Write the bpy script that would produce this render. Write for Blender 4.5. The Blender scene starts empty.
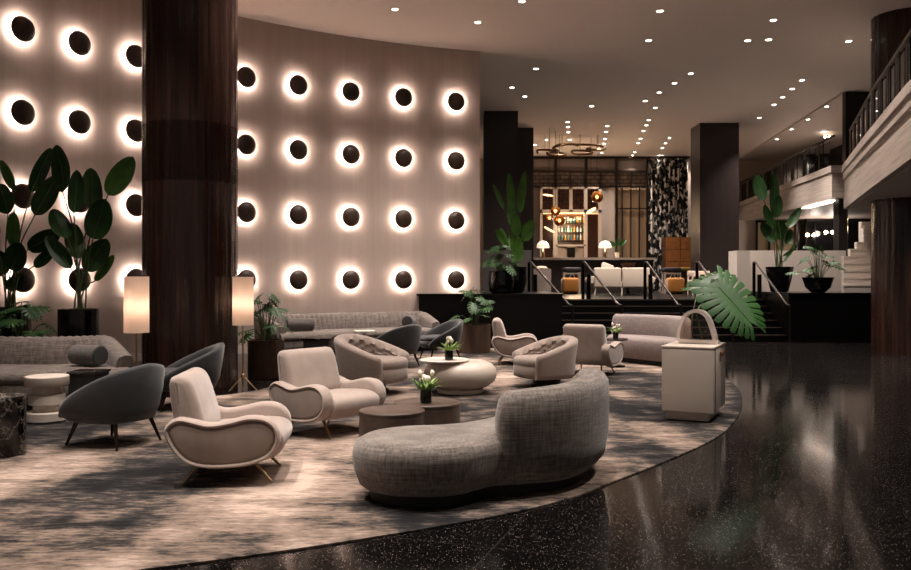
import bpy, bmesh, math, random
from mathutils import Vector, Matrix
C = bpy.context.scene.collection
PI = math.pi
H, F, CX, CY = 1.45, 850.0, 455.5, 279.0
ZC = 6.54

# ------------------------------------------------------------------ helpers
def X(px, D): return (px - CX) / F * D
def Z(py, D): return H - (py - CY) / F * D
def P(px, py, D): return Vector((X(px, D), D, Z(py, D)))
def G(px, py):
    D = F * H / (py - CY)
    return Vector((X(px, D), D, 0))

def lin(h):
    h = h.lstrip('#')
    r = []
    for i in (0, 2, 4):
        c = int(h[i:i+2], 16) / 255
        r.append(c / 12.92 if c <= .04045 else ((c + .055) / 1.055) ** 2.4)
    return (*r, 1)

def catmull(pts, n=6, closed=False):
    pts = [Vector(p) for p in pts]
    out = []
    N = len(pts)
    rng = range(N) if closed else range(N - 1)
    for i in rng:
        if closed:
            p0, p1, p2, p3 = pts[i-1], pts[i], pts[(i+1) % N], pts[(i+2) % N]
        else:
            p1, p2 = pts[i], pts[i+1]
            p0 = pts[i-1] if i else p1 * 2 - p2
            p3 = pts[i+2] if i + 2 < N else p2 * 2 - p1
        for k in range(n):
            t = k / n
            out.append(.5 * (2*p1 + (p2-p0)*t + (2*p0-5*p1+4*p2-p3)*t*t + (3*p1-p0-3*p2+p3)*t**3))
    if not closed: out.append(pts[-1])
    return out

def offset_poly(pts, d):
    """closed 2D polygon moved inwards by d (works for either winding)"""
    n = len(pts)
    area = sum(pts[i-1][0]*pts[i][1] - pts[i][0]*pts[i-1][1] for i in range(n))
    s = 1 if area > 0 else -1
    out = []
    for i in range(n):
        a, b, c = Vector(pts[i-1][:2]), Vector(pts[i][:2]), Vector(pts[(i+1) % n][:2])
        t = (c - a)
        if t.length < 1e-9: t = Vector((1, 0))
        t.normalize()
        nrm = Vector((-t.y, t.x)) * s
        out.append(b + nrm * d)
    return out

class MB:
    def __init__(s): s.v = []; s.f = []
    def add(s, vs, fs):
        b = len(s.v)
        s.v += [tuple(v) for v in vs]
        s.f += [tuple(b + i for i in f) for f in fs]
        return s
    def box(s, c, d, rz=0, rx=0, ry=0):
        M = Matrix.Rotation(rz, 3, 'Z') @ Matrix.Rotation(ry, 3, 'Y') @ Matrix.Rotation(rx, 3, 'X')
        vs = []
        for sx in (-.5, .5):
            for sy in (-.5, .5):
                for sz in (-.5, .5):
                    vs.append(M @ Vector((sx*d[0], sy*d[1], sz*d[2])) + Vector(c))
        return s.add(vs, [(0,1,3,2),(4,6,7,5),(0,4,5,1),(2,3,7,6),(0,2,6,4),(1,5,7,3)])
    def lohi(s, a, b):
        return s.box([(a[i]+b[i])/2 for i in range(3)], [abs(b[i]-a[i]) for i in range(3)])
    def pbox(s, x0, x1, y0, y1, D, dep):
        """a box whose front face at distance D spans the given picture extents"""
        return s.lohi((X(x0, D), D, Z(y1, D)), (X(x1, D), D + dep, Z(y0, D)))
    def rbox(s, c, d, r=.02, seg=3, rz=0, rx=0, ry=0):
        bm = bmesh.new()
        bmesh.ops.create_cube(bm, size=1)
        for v in bm.verts: v.co = Vector((v.co.x*d[0], v.co.y*d[1], v.co.z*d[2]))
        bmesh.ops.bevel(bm, geom=bm.edges[:], offset=r, segments=seg, profile=.5, affect='EDGES')
        M = Matrix.Rotation(rz, 3, 'Z') @ Matrix.Rotation(ry, 3, 'Y') @ Matrix.Rotation(rx, 3, 'X')
        bm.verts.index_update()
        s.add([M @ v.co + Vector(c) for v in bm.verts], [[v.index for v in f.verts] for f in bm.faces])
        bm.free()
        return s
    def loft(s, loops, cap=True, wrap=True):
        n = len(loops[0]); b = len(s.v)
        for L in loops: s.v += [tuple(p) for p in L]
        for i in range(len(loops) - 1):
            for j in range(n if wrap else n - 1):
                k = (j + 1) % n
                s.f.append((b+i*n+j, b+i*n+k, b+(i+1)*n+k, b+(i+1)*n+j))
        if cap:
            s.f.append(tuple(b + j for j in range(n)))
            s.f.append(tuple(b + (len(loops)-1)*n + j for j in range(n)))
        return s
    def ring(s, loops):
        n = len(loops[0]); b = len(s.v); m = len(loops)
        for L in loops: s.v += [tuple(p) for p in L]
        for i in range(m):
            for j in range(n):
                k = (j+1) % n; i2 = (i+1) % m
                s.f.append((b+i*n+j, b+i*n+k, b+i2*n+k, b+i2*n+j))
        return s
    def lathe(s, prof, c=(0, 0, 0), seg=32, M=None, mod=None):
        loops = []
        for r, z in prof:
            L = []
            for j in range(seg):
                a = 2*PI*j/seg
                rr = max(r, 1e-4) * (mod(a, z) if mod else 1)
                p = Vector((rr*math.cos(a), rr*math.sin(a), z))
                if M: p = M @ p
                L.append(p + Vector(c))
            loops.append(L)
        return s.loft(loops)
    def tube(s, pts, r, seg=8, r2=None):
        pts = [Vector(p) for p in pts]
        loops = []; up = Vector((0, 0, 1)); n = len(pts)
        prev = None
        for i, p in enumerate(pts):
            t = (pts[min(i+1, n-1)] - pts[max(i-1, 0)])
            if t.length < 1e-9: t = Vector((0, 0, 1))
            t.normalize()
            if prev is None:
                a = t.cross(up if abs(t.z) < .95 else Vector((1, 0, 0)))
            else:
                a = prev - t * prev.dot(t)
            a.normalize(); prev = a
            b = t.cross(a)
            rr = r if r2 is None else r + (r2 - r) * i / (n - 1)
            loops.append([p + (a*math.cos(2*PI*j/seg) + b*math.sin(2*PI*j/seg))*rr for j in range(seg)])
        return s.loft(loops)
    def outline(s, pts, levels, mapf=None):
        """puffy extrusion: levels = [(inset, height)], closed caps"""
        loops = []
        for d, h in levels:
            q = offset_poly(pts, d)
            loops.append([(mapf(p.x, p.y, h) if mapf else (p.x, p.y, h)) for p in q])
        return s.loft(loops)
    def sweep(s, path, section, cap=True):
        """path of (x,y); section(t,i) -> closed list of (offset to the right of the path, z)"""
        n = len(path); loops = []
        for i, p in enumerate(path):
            d = Vector(path[min(i+1, n-1)][:2]) - Vector(path[max(i-1, 0)][:2]); d.normalize()
            nr = Vector((d.y, -d.x))
            loops.append([(p[0]+nr.x*o, p[1]+nr.y*o, z) for o, z in section(i/(n-1), i)])
        return s.loft(loops, cap)
    def build(s, name, mat, parent=None, smooth=40, flat=False):
        me = bpy.data.meshes.new(name)
        me.from_pydata(s.v, [], s.f); me.update()
        bm = bmesh.new(); bm.from_mesh(me)
        bmesh.ops.recalc_face_normals(bm, faces=bm.faces)
        bm.to_mesh(me); bm.free()
        if not flat:
            for p in me.polygons: p.use_smooth = True
            me.set_sharp_from_angle(angle=math.radians(smooth))
        me.materials.append(mat)
        o = bpy.data.objects.new(name, me); C.objects.link(o)
        if parent is not None: o.parent = parent
        return o

def tag(o, label, cat, group=None):
    o['label'] = label; o['category'] = cat
    if group: o['group'] = group
    return o
def thing(name, label, cat, loc=(0, 0, 0), rz=0, group=None, scale=1):
    o = bpy.data.objects.new(name, None); C.objects.link(o)
    o.location = loc; o.rotation_euler = (0, 0, rz); o.scale = (scale,)*3
    o.empty_display_size = .1
    return tag(o, label, cat, group)
def struct(name, mb, m, parent=None, **k):
    o = mb.build(name, m, parent, **k)
    if parent is None: o['kind'] = 'structure'
    return o
def dup(root, loc=None, rz=None, label=None, scale=None):
    kids = list(root.children)
    r = root.copy(); C.objects.link(r)
    if loc is not None: r.location = loc
    if rz is not None: r.rotation_euler = (0, 0, rz)
    if scale is not None: r.scale = (scale,)*3
    if label: r['label'] = label
    def rec(src, dst):
        for ch in list(src.children):
            c = ch.copy(); C.objects.link(c); c.parent = dst
            rec(ch, c)
    rec(root, r)
    return r

# ------------------------------------------------------------------ materials
def new_mat(name):
    m = bpy.data.materials.new(name); m.use_nodes = True
    nt = m.node_tree
    return m, nt, nt.nodes['Principled BSDF']
def ramp(nt, stops, interp='LINEAR'):
    n = nt.nodes.new('ShaderNodeValToRGB'); cr = n.color_ramp; cr.interpolation = interp
    while len(cr.elements) < len(stops): cr.elements.new(.5)
    for e, (p, c) in zip(cr.elements, stops): e.position = p; e.color = lin(c) if isinstance(c, str) else c
    return n
def coords(nt, scale=(1, 1, 1), kind='Object', rot=(0, 0, 0), loc=(0, 0, 0)):
    t = nt.nodes.new('ShaderNodeTexCoord'); mp = nt.nodes.new('ShaderNodeMapping')
    mp.inputs['Scale'].default_value = scale; mp.inputs['Rotation'].default_value = rot; mp.inputs['Location'].default_value = loc
    nt.links.new(t.outputs[kind], mp.inputs['Vector'])
    return mp.outputs[0]
def noise(nt, vec, scale=5, detail=3, rough=.5):
    n = nt.nodes.new('ShaderNodeTexNoise')
    n.inputs['Scale'].default_value = scale; n.inputs['Detail'].default_value = detail; n.inputs['Roughness'].default_value = rough
    nt.links.new(vec, n.inputs['Vector'])
    return n.outputs[0]
def mathn(nt, op, a, b=None, c=None):
    n = nt.nodes.new('ShaderNodeMath'); n.operation = op
    for i, v in enumerate((a, b, c)):
        if v is None: continue
        if isinstance(v, (int, float)): n.inputs[i].default_value = v
        else: nt.links.new(v, n.inputs[i])
    return n.outputs[0]
def bump(nt, bsdf, h, strength=.3, dist=.01):
    b = nt.nodes.new('ShaderNodeBump'); b.inputs['Strength'].default_value = strength; b.inputs['Distance'].default_value = dist
    nt.links.new(h, b.inputs['Height']); nt.links.new(b.outputs[0], bsdf.inputs['Normal'])
def mat(name, col, rough=.5, metal=0, col2=None, scale=(6, 6, 6), bmp=0, bscale=200, sheen=0, coat=0, spec=.5, emit=0, trans=0, ior=1.45, alpha=1, detail=4):
    m, nt, b = new_mat(name)
    b.inputs['Base Color'].default_value = lin(col)
    b.inputs['Roughness'].default_value = rough; b.inputs['Metallic'].default_value = metal
    b.inputs['Specular IOR Level'].default_value = spec
    b.inputs['Sheen Weight'].default_value = sheen; b.inputs['Coat Weight'].default_value = coat
    b.inputs['Coat Roughness'].default_value = .08
    b.inputs['Transmission Weight'].default_value = trans; b.inputs['IOR'].default_value = ior
    b.inputs['Alpha'].default_value = alpha
    if emit:
        b.inputs['Emission Color'].default_value = lin(col); b.inputs['Emission Strength'].default_value = emit
    if col2:
        v = noise(nt, coords(nt, scale), 1, detail)
        r = ramp(nt, [(.3, col), (.7, col2)]); nt.links.new(v, r.inputs[0]); nt.links.new(r.outputs[0], b.inputs['Base Color'])
    if bmp:
        bump(nt, b, noise(nt, coords(nt), bscale, 2), bmp, .004)
    return m

M = {}
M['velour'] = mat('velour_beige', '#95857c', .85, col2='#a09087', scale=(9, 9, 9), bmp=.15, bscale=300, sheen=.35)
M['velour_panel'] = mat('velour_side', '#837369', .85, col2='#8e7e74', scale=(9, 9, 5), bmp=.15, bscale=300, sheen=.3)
M['grey_velvet'] = mat('velvet_grey', '#17171a', .75, col2='#212124', scale=(5, 5, 5), sheen=.35, bmp=.08)
M['tuft'] = mat('tuft_fabric', '#85766d', .9, col2='#918279', scale=(40, 40, 40), bmp=.25, bscale=350, sheen=.25)
M['brass'] = mat('brass', '#a88a66', .28, 1)
M['aged_brass'] = mat('aged_brass', '#6a4f36', .35, .9)
M['dark_metal'] = mat('dark_metal', '#3a302a', .35, .9)
M['black_metal'] = mat('black_metal', '#17140f', .35, .8)
M['steel'] = mat('brushed_steel', '#77706c', .3, 1)
M['black'] = mat('black_lacquer', '#0a0809', .15, spec=.5)
M['stage'] = mat('stage_black', '#070606', .3, spec=.25)
M['black_matte'] = mat('black_base', '#0b0a0a', .6)
M['sconce'] = mat('sconce_black', '#35271f', .4, col2='#46352b', scale=(30, 30, 30), spec=.6)
M['glow'] = mat('sconce_glow', '#fff0e4', .5, emit=15)
M['down_glow'] = mat('downlight_glow', '#fff0e2', .5, emit=5)
M['white'] = mat('white_lacquer', '#d9cdc2', .25)
M['white_stone'] = mat('white_stone', '#d8ccc0', .5, col2='#c9bbae', scale=(8, 8, 8))
M['cream'] = mat('cream_lacquer', '#bfb2a7', .35)
M['pedestal'] = mat('pedestal_lacquer', '#b3a79d', .28, coat=.3)
M['trimring'] = mat('downlight_trim', '#cfc4ba', .5)
M['ceiling'] = mat('ceiling_paint', '#ece0d8', .9, col2='#f0e5dd', scale=(.5, .5, .5))
M['pale'] = mat('pale_wall', '#b6a79b', .8, col2='#bdaea2', scale=(1, 1, 1))
M['taupe'] = mat('taupe_wall', '#9a8778', .8)
M['offwhite'] = mat('offwhite_wall', '#c2b6ad', .7)
M['grey_wall'] = mat('grey_wall', '#6b6360', .7)
M['dark_wall'] = mat('dark_wall', '#191412', .5)
M['darkcol'] = mat('dark_column', '#241c1b', .35, col2='#2b2120', scale=(8, 8, .4))
M['leaf'] = mat('leaf_green', '#578230', .42, col2='#3b6424', scale=(6, 6, 6), spec=.4)  # brighter green carries light from above and behind in the leaf colour
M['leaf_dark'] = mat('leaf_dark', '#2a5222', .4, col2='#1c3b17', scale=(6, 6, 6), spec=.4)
M['leaf_mon'] = mat('monstera_green', '#1c3819', .45, col2='#2b4d24', scale=(14, 14, 14), spec=.35)
M['stem'] = mat('stem_green', '#40502a', .5)
M['midrib'] = mat('midrib_green', '#4f6a38', .5)
M['soil'] = mat('soil', '#1c1510', .95, bmp=.8, bscale=60)
M['pot_bronze'] = mat('planter_bronze', '#3a2a22', .4, .4, col2='#453228', scale=(10, 10, 2))
M['pot_wood'] = mat('planter_wood', '#4a392f', .45, col2='#5a463a', scale=(30, 30, 2))
M['petal'] = mat('petal', '#efe3d6', .5)
M['petal_leaf'] = mat('flower_leaf', '#7f9a4c', .45, col2='#63853a', scale=(20, 20, 20))
M['walnut'] = mat('walnut', '#3d312b', .38, col2='#52433a', scale=(3, 24, 24), coat=.2)
M['orange'] = mat('ochre_velvet', '#b4752f', .8, sheen=.3)
M['olive'] = mat('olive_fabric', '#77601e', .8)
M['ivory'] = mat('ivory_fabric', '#cdbcac', .85)
M['charcoal'] = mat('charcoal_leather', '#2c2a2b', .5)
M['counter'] = mat('counter_stone', '#b5a598', .3)
M['counter_front'] = mat('counter_front', '#39312e', .5)
M['burl'] = mat('burl_wood', '#7a4a28', .35, col2='#98602f', scale=(7, 7, 7), detail=8)
M['burl_dark'] = mat('burl_dark', '#4a2d1c', .4)
M['amber'] = mat('amber_glass', '#8a5526', .12, trans=.4, ior=1.3)
M['bulb'] = mat('bulb_glow', '#ffdcb4', .5, emit=6)
M['lamp_bulb'] = mat('lamp_bulb_glow', '#ffe2c8', .5, emit=2)
M['shelf_glow'] = mat('shelf_light', '#ffc58a', .5, emit=.35)
M['mush'] = mat('mushroom_shade', '#ffe6cc', .5, emit=.14)
M['acrylic'] = mat('acrylic', '#f3e6dc', .1, ior=1.45, alpha=.42)
M['clear'] = mat('clear_acrylic', '#efe6df', 0, ior=1.3, trans=1)
M['tan'] = mat('tan_leather', '#6d4630', .5)
M['glass_dark'] = mat('dark_glass', '#0d0c0d', .06, spec=.6)
M['glass_brown'] = mat('brown_glass', '#3b241c', .15)
M['book'] = mat('frosted_glass', '#8f8077', .45)
M['sheer'] = mat('sheer_curtain_glow', '#8d7156', .8, emit=.02)  # weak emission stands in for light from behind the curtain
M['linen'] = None

def m_lampshade():
    m, nt, b = new_mat('lamp_shade_linen')
    b.inputs['Base Color'].default_value = lin('#f3e2d3'); b.inputs['Roughness'].default_value = .8
    tr = nt.nodes.new('ShaderNodeBsdfTranslucent'); tr.inputs['Color'].default_value = lin('#f3e6da')
    mx = nt.nodes.new('ShaderNodeMixShader'); mx.inputs[0].default_value = .5
    nt.links.new(b.outputs[0], mx.inputs[1]); nt.links.new(tr.outputs[0], mx.inputs[2])
    nt.links.new(mx.outputs[0], nt.nodes['Material Output'].inputs['Surface'])
    return m
M['linen'] = m_lampshade()

def m_wallpaper():
    m, nt, b = new_mat('curved_wall_plaster')
    v = coords(nt, (2.2, 2.2, .05)); n = noise(nt, v, 3, 4, .6)
    r = ramp(nt, [(.3, '#ac998f'), (.7, '#b5a298')]); nt.links.new(n, r.inputs[0])
    nt.links.new(r.outputs[0], b.inputs['Base Color']); b.inputs['Roughness'].default_value = .8
    return m
M['wallpaper'] = m_wallpaper()

def m_column():
    m, nt, b = new_mat('column_polished_wood')
    v = coords(nt, (7, 7, .25)); n = noise(nt, v, 2, 4, .6)
    r = ramp(nt, [(.25, '#1a0f0c'), (.5, '#2b1a15'), (.8, '#432d26')]); nt.links.new(n, r.inputs[0])
    nt.links.new(r.outputs[0], b.inputs['Base Color'])
    b.inputs['Roughness'].default_value = .16; b.inputs['Specular IOR Level'].default_value = .35; b.inputs['Coat Weight'].default_value = .2; b.inputs['Coat Roughness'].default_value = .1
    bump(nt, b, noise(nt, coords(nt, (7, 7, .25)), 3, 2), .7, .02)
    return m
M['column'] = m_column()

def m_rug():
    m, nt, b = new_mat('rug_abstract')
    big = noise(nt, coords(nt, (.75, .33, 1), loc=(3.3, 9.7, 0), rot=(0, 0, .25)), 1.25, 3, .55)
    sx = nt.nodes.new('ShaderNodeSeparateXYZ'); nt.links.new(coords(nt), sx.inputs[0])
    yb = nt.nodes.new('ShaderNodeMapRange'); yb.inputs[1].default_value = 4.2; yb.inputs[2].default_value = 7.2; yb.inputs[3].default_value = .07; yb.inputs[4].default_value = -.03
    nt.links.new(sx.outputs[1], yb.inputs[0])
    mid = noise(nt, coords(nt, (1.6, 3.6, 1)), 1.3, 4, .6)
    fine = noise(nt, coords(nt, (5, 17, 1)), 1.6, 4, .65)
    pix = noise(nt, coords(nt, (30, 75, 1)), 1, 2, .6)
    s = mathn(nt, 'ADD', mathn(nt, 'MULTIPLY_ADD', big, 1.35, -.175), yb.outputs[0])
    s = mathn(nt, 'ADD', s, mathn(nt, 'MULTIPLY_ADD', mid, .6, -.3))
    s = mathn(nt, 'ADD', s, mathn(nt, 'MULTIPLY_ADD', fine, .55, -.275))
    s = mathn(nt, 'ADD', s, mathn(nt, 'MULTIPLY_ADD', pix, .16, -.08))
    r = ramp(nt, [(.30, '#1b1a1b'), (.40, '#2c2a2a'), (.47, '#453f3c'), (.53, '#655950'), (.60, '#7b6b61'), (.68, '#8d7c71'), (.78, '#ad9a8e')])
    nt.links.new(s, r.inputs[0]); nt.links.new(r.outputs[0], b.inputs['Base Color'])
    b.inputs['Roughness'].default_value = .95; b.inputs['Specular IOR Level'].default_value = .1
    bump(nt, b, noise(nt, coords(nt), 150, 2), .5, .006)
    return m
M['rug'] = m_rug()

def m_granite():
    m, nt, b = new_mat('granite_black_speckled')
    v1 = nt.nodes.new('ShaderNodeTexVoronoi'); v1.inputs['Scale'].default_value = 88
    nt.links.new(coords(nt), v1.inputs['Vector'])
    sep = nt.nodes.new('ShaderNodeSeparateColor'); nt.links.new(v1.outputs['Color'], sep.inputs[0])
    dot = nt.nodes.new('ShaderNodeMapRange'); dot.inputs[1].default_value = .36; dot.inputs[2].default_value = .22
    nt.links.new(v1.outputs['Distance'], dot.inputs[0])
    r = ramp(nt, [(0, '#090808'), (.35, '#100e0e'), (.55, '#3a3432'), (.8, '#6b625d'), (1, '#968a83')])
    nt.links.new(mathn(nt, 'MULTIPLY', sep.outputs[0], dot.outputs[0]), r.inputs[0])
    n2 = noise(nt, coords(nt), 1.2, 3)
    br = nt.nodes.new('ShaderNodeTexBrick'); br.offset = 0; br.squash = 1
    br.inputs['Scale'].default_value = 1; br.inputs['Mortar Size'].default_value = .004
    br.inputs['Mortar Smooth'].default_value = .3; br.inputs['Brick Width'].default_value = .92; br.inputs['Row Height'].default_value = .92
    nt.links.new(coords(nt, rot=(0, 0, math.radians(19)), loc=(.38, .2, 0)), br.inputs['Vector'])
    mx = nt.nodes.new('ShaderNodeMix'); mx.data_type = 'RGBA'
    nt.links.new(br.outputs['Fac'], mx.inputs[0]); nt.links.new(r.outputs[0], mx.inputs[6]); mx.inputs[7].default_value = lin('#2e2927')
    nt.links.new(mx.outputs[2], b.inputs['Base Color'])
    nt.links.new(mathn(nt, 'MULTIPLY_ADD', n2, .08, .055), b.inputs['Roughness'])
    b.inputs['Specular IOR Level'].default_value = .085
    return m
M['granite'] = m_granite()

def m_tweed(name, c0, c1, c2, sc=60):
    m, nt, b = new_mat(name)
    a = noise(nt, coords(nt, (sc, sc, sc*.12)), 1, 3, .6)
    c = noise(nt, coords(nt, (sc*.1, sc*.1, sc*1.6)), 1, 3, .6)
    s = mathn(nt, 'ADD', mathn(nt, 'MULTIPLY', a, .5), mathn(nt, 'MULTIPLY', c, .5))
    r = ramp(nt, [(.36, c0), (.5, c1), (.64, c2)]); nt.links.new(s, r.inputs[0]); nt.links.new(r.outputs[0], b.inputs['Base Color'])
    b.inputs['Roughness'].default_value = .95; b.inputs['Sheen Weight'].default_value = .2
    bump(nt, b, s, .5, .004)
    return m
M['tweed'] = m_tweed('tweed_grey', '#4f4843', '#6e6660', '#8a8079')
M['sofa_beige'] = m_tweed('sofa_taupe', '#73675f', '#807370', '#8e817c', 80)
M['chenille'] = m_tweed('chenille_brown', '#4c443f', '#6c625c', '#877b74', 44)
M['chenille_dark'] = m_tweed('bolster_grey', '#4c4644', '#5c5653', '#6b6461', 60)

def m_marble():
    m, nt, b = new_mat('black_marble')
    n = noise(nt, coords(nt, (4, 4, 4)), 1.2, 8, .7)
    d = mathn(nt, 'ABSOLUTE', mathn(nt, 'SUBTRACT', n, .5))
    r = ramp(nt, [(0, '#8a827c'), (.008, '#2a2625'), (.03, '#0d0b0b')]); nt.links.new(d, r.inputs[0])
    nt.links.new(r.outputs[0], b.inputs['Base Color']); b.inputs['Roughness'].default_value = .15
    return m
M['marble'] = m_marble()
def m_fascia():
    m, nt, b = new_mat('travertine_fascia')
    n = noise(nt, coords(nt, (.5, .5, 14)), 1.5, 5, .65)
    r = ramp(nt, [(.3, '#8d8078'), (.5, '#a89b92'), (.7, '#b9ada4')]); nt.links.new(n, r.inputs[0])
    nt.links.new(r.outputs[0], b.inputs['Base Color']); b.inputs['Roughness'].default_value = .5
    return m
M['fascia'] = m_fascia()
def m_curtain():
    m, nt, b = new_mat('curtain_black_white_print')
    n = noise(nt, coords(nt, (1, 1, .8)), 5.5, 1.5, .5)
    r = ramp(nt, [(0, '#0b0a0b'), (.53, '#d5cdc6')], 'CONSTANT'); nt.links.new(n, r.inputs[0])
    nt.links.new(r.outputs[0], b.inputs['Base Color']); b.inputs['Roughness'].default_value = .8
    return m
M['curtain'] = m_curtain()
def m_lattice():
    m, nt, b = new_mat('patterned_glass')
    br = nt.nodes.new('ShaderNodeTexBrick'); br.inputs['Scale'].default_value = 1
    br.inputs['Brick Width'].default_value = .35; br.inputs['Row Height'].default_value = .16; br.inputs['Mortar Size'].default_value = .02
    br.inputs['Color1'].default_value = lin('#6d5a4e'); br.inputs['Color2'].default_value = lin('#8a7363'); br.inputs['Mortar'].default_value = lin('#3a302b')
    nt.links.new(coords(nt, rot=(PI/2, 0, 0)), br.inputs['Vector']); nt.links.new(br.outputs[0], b.inputs['Base Color'])
    b.inputs['Roughness'].default_value = .25
    return m
M['lattice'] = m_lattice()

# ------------------------------------------------------------------ camera, world
cam = bpy.data.cameras.new('camera'); co = bpy.data.objects.new('camera', cam); C.objects.link(co)
co.location = (0, 0, H); co.rotation_euler = (PI/2, 0, 0)
cam.sensor_width = 36; cam.lens = F / 911 * 36; cam.shift_y = -(285 - CY) / 911
cam.clip_end = 200
sc = bpy.context.scene
sc.camera = co
sc.view_settings.view_transform = 'Standard'; sc.view_settings.look = 'None'
sc.view_settings.gamma = 1; sc.view_settings.use_curve_mapping = False
sc.cycles.use_denoising = True; sc.cycles.denoising_prefilter = 'NONE'
sc.view_settings.exposure = 2.3
w = bpy.data.worlds.new('world'); sc.world = w; w.use_nodes = True
w.node_tree.nodes['Background'].inputs[0].default_value = (1, .86, .77, 1)
w.node_tree.nodes['Background'].inputs[1].default_value = .03
WARM = (1, .885, .80)
def light(name, kind, loc, energy, parent=None, col=WARM, rad=.05, spot=None, blend=1, target=None):
    l = bpy.data.lights.new(name, kind); l.energy = energy; l.color = col
    if kind in ('POINT', 'SPOT'): l.shadow_soft_size = rad
    if kind == 'SPOT': l.spot_size = math.radians(spot); l.spot_blend = blend
    o = bpy.data.objects.new(name, l); C.objects.link(o); o.location = loc
    if parent: o.parent = parent
    if target is not None:
        o.rotation_euler = (Vector(target) - Vector(loc)).to_track_quat('-Z', 'Y').to_euler()
    return o
ORD = ['first', 'second', 'third', 'fourth', 'fifth', 'sixth', 'seventh', 'eighth', 'ninth', 'tenth', 'eleventh', 'twelfth']

# ------------------------------------------------------------------ room shell
WC = Vector((4.0057, 6.8283)); WR = 12.6510
def wall_pt(a, off=0):   # a measured from +y towards -x ; off inwards
    r = WR - off
    return Vector((WC.x - r*math.sin(a), WC.y + r*math.cos(a)))
def wall_angle(px, off=0):
    lo, hi = math.radians(5), math.radians(80)
    for _ in range(50):
        m_ = (lo+hi)/2; p = wall_pt(m_, off)
        if CX + F*p.x/p.y > px: lo = m_
        else: hi = m_
    return lo

struct('floor', MB().lohi((-12, -3, -.2), (17, 37, 0)), M['granite'])
struct('ceiling', MB().lohi((-12, -3, ZC), (17, 37, ZC+.2)), M['ceiling'])
aw = wall_angle(480)
wm = MB(); loops = []
for i in range(81):
    a = aw + (math.radians(93) - aw) * i/80
    p, q = wall_pt(a), wall_pt(a, -.3)
    loops.append([(p.x, p.y, 0), (q.x, q.y, 0), (q.x, q.y, ZC), (p.x, p.y, ZC)])
wm.loft(loops)
struct('wall_left', wm, M['wallpaper'])
bb = MB(); loops = []
for i in range(61):
    a = aw + .12 + (math.radians(92) - aw - .12) * i/60
    p, q = wall_pt(a), wall_pt(a, .02)
    loops.append([(p.x, p.y, 0), (q.x, q.y, 0), (q.x, q.y, .14), (p.x, p.y, .14)])
bb.loft(loops)
struct('baseboard_left', bb, M['offwhite'])
struct('wall_back', MB().lohi((-3, 36, 0), (17, 36.3, ZC)), M['taupe'])
struct('wall_right', MB().lohi((16.7, -3, 0), (17, 36, ZC)), M['dark_wall'])

# round columns
def round_column(name, x, y, r, z0, z1, seams):
    c = MB()
    n = 96
    zs = [z0]
    for s_ in seams: zs += [s_-.012, s_-.006, s_+.006, s_+.012]
    zs.append(z1)
    prof = []
    for z in zs:
        gr = any(abs(z - s_) < .008 for s_ in seams)
        prof.append((r - (.012 if gr else 0), z))
    def flute(a, z): return 1 - .012*abs(math.sin(a*12))**6
    c.lathe(prof, (x, y, 0), 192, mod=flute)
    return struct(name, c, M['column'], smooth=30)
D1 = 11.2
round_column('column', X(190.5, D1), D1, .605, 0, ZC, [Z(122, 10.7), Z(179.5, 10.7)])
round_column('column', 8.76, 16.5, .63, 0, ZC, [3.2])
# rectangular dark columns of the bar level
struct('column', MB().lohi((X(484, 25.75), 25.75, 0), (X(518, 25.75), 26.7, ZC)), M['darkcol'])
struct('column', MB().lohi((X(506, 28.6), 28.6, 0), (X(533.5, 28.6), 29.5, ZC)), M['darkcol'])
struct('column', MB().lohi((X(700, 27.7), 27.7, 0), (X(739, 27.7), 28.8, ZC)), M['darkcol'])

# ------------------------------------------------------------------ stage, steps
SZ = .942; BT = 1.13
struct('floor_stage', MB().lohi((-.8, 22, 0), (16.6, 36, SZ)).lohi((2.3, 21.05, .02), (7.66, 22, SZ)), M['stage'])
struct('wall_stage_left', MB().lohi((X(419.5, 18.6), 18.35, 0), (2.3, 22.3, BT-.04)), M['stage'])
struct('trim_1', MB().lohi((X(418, 18.6)-.02, 18.32, BT-.04), (2.32, 22.32, BT)), M['stage'])
struct('wall_stage_right', MB().lohi((7.66, 19.55, 0), (12.5, 22.3, BT-.04)), M['stage'])
struct('trim_2', MB().lohi((7.64, 19.52, BT-.04), (12.5, 22.32, BT)), M['stage'])
stair = thing('stage_steps', 'wide black steps rising from the granite floor to the bar level', 'steps', (0, 0, 0))
for k in range(5):
    y0 = 19.55 + .3*k; z1 = SZ/6*(k+1)
    st = MB().lohi((2.32, y0, 0 if k == 0 else SZ/6*k), (7.64, 21.04, z1-.025)).build('step', M['stage'], stair)
    MB().lohi((2.32, y0-.025, z1-.025), (7.64, 21.04, z1)).build('tread_nosing', M['dark_metal'], st)
struct('trim_3', MB().lohi((2.32, 21.02, SZ-.02), (7.64, 21.06, SZ+.012)), M['steel'])
# pale low walls behind the plants
struct('wall_low_left', MB().pbox(482, 531.5, 250, 292.5, 22.6, .25), M['grey_wall'])
struct('wall_low_right', MB().pbox(737, 846, 250.5, 300, 23.0, .35).lohi((X(737, 22.6), 22.6, SZ), (X(750, 22.6), 23.3, Z(250.5, 22.6))), M['offwhite'])

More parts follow.
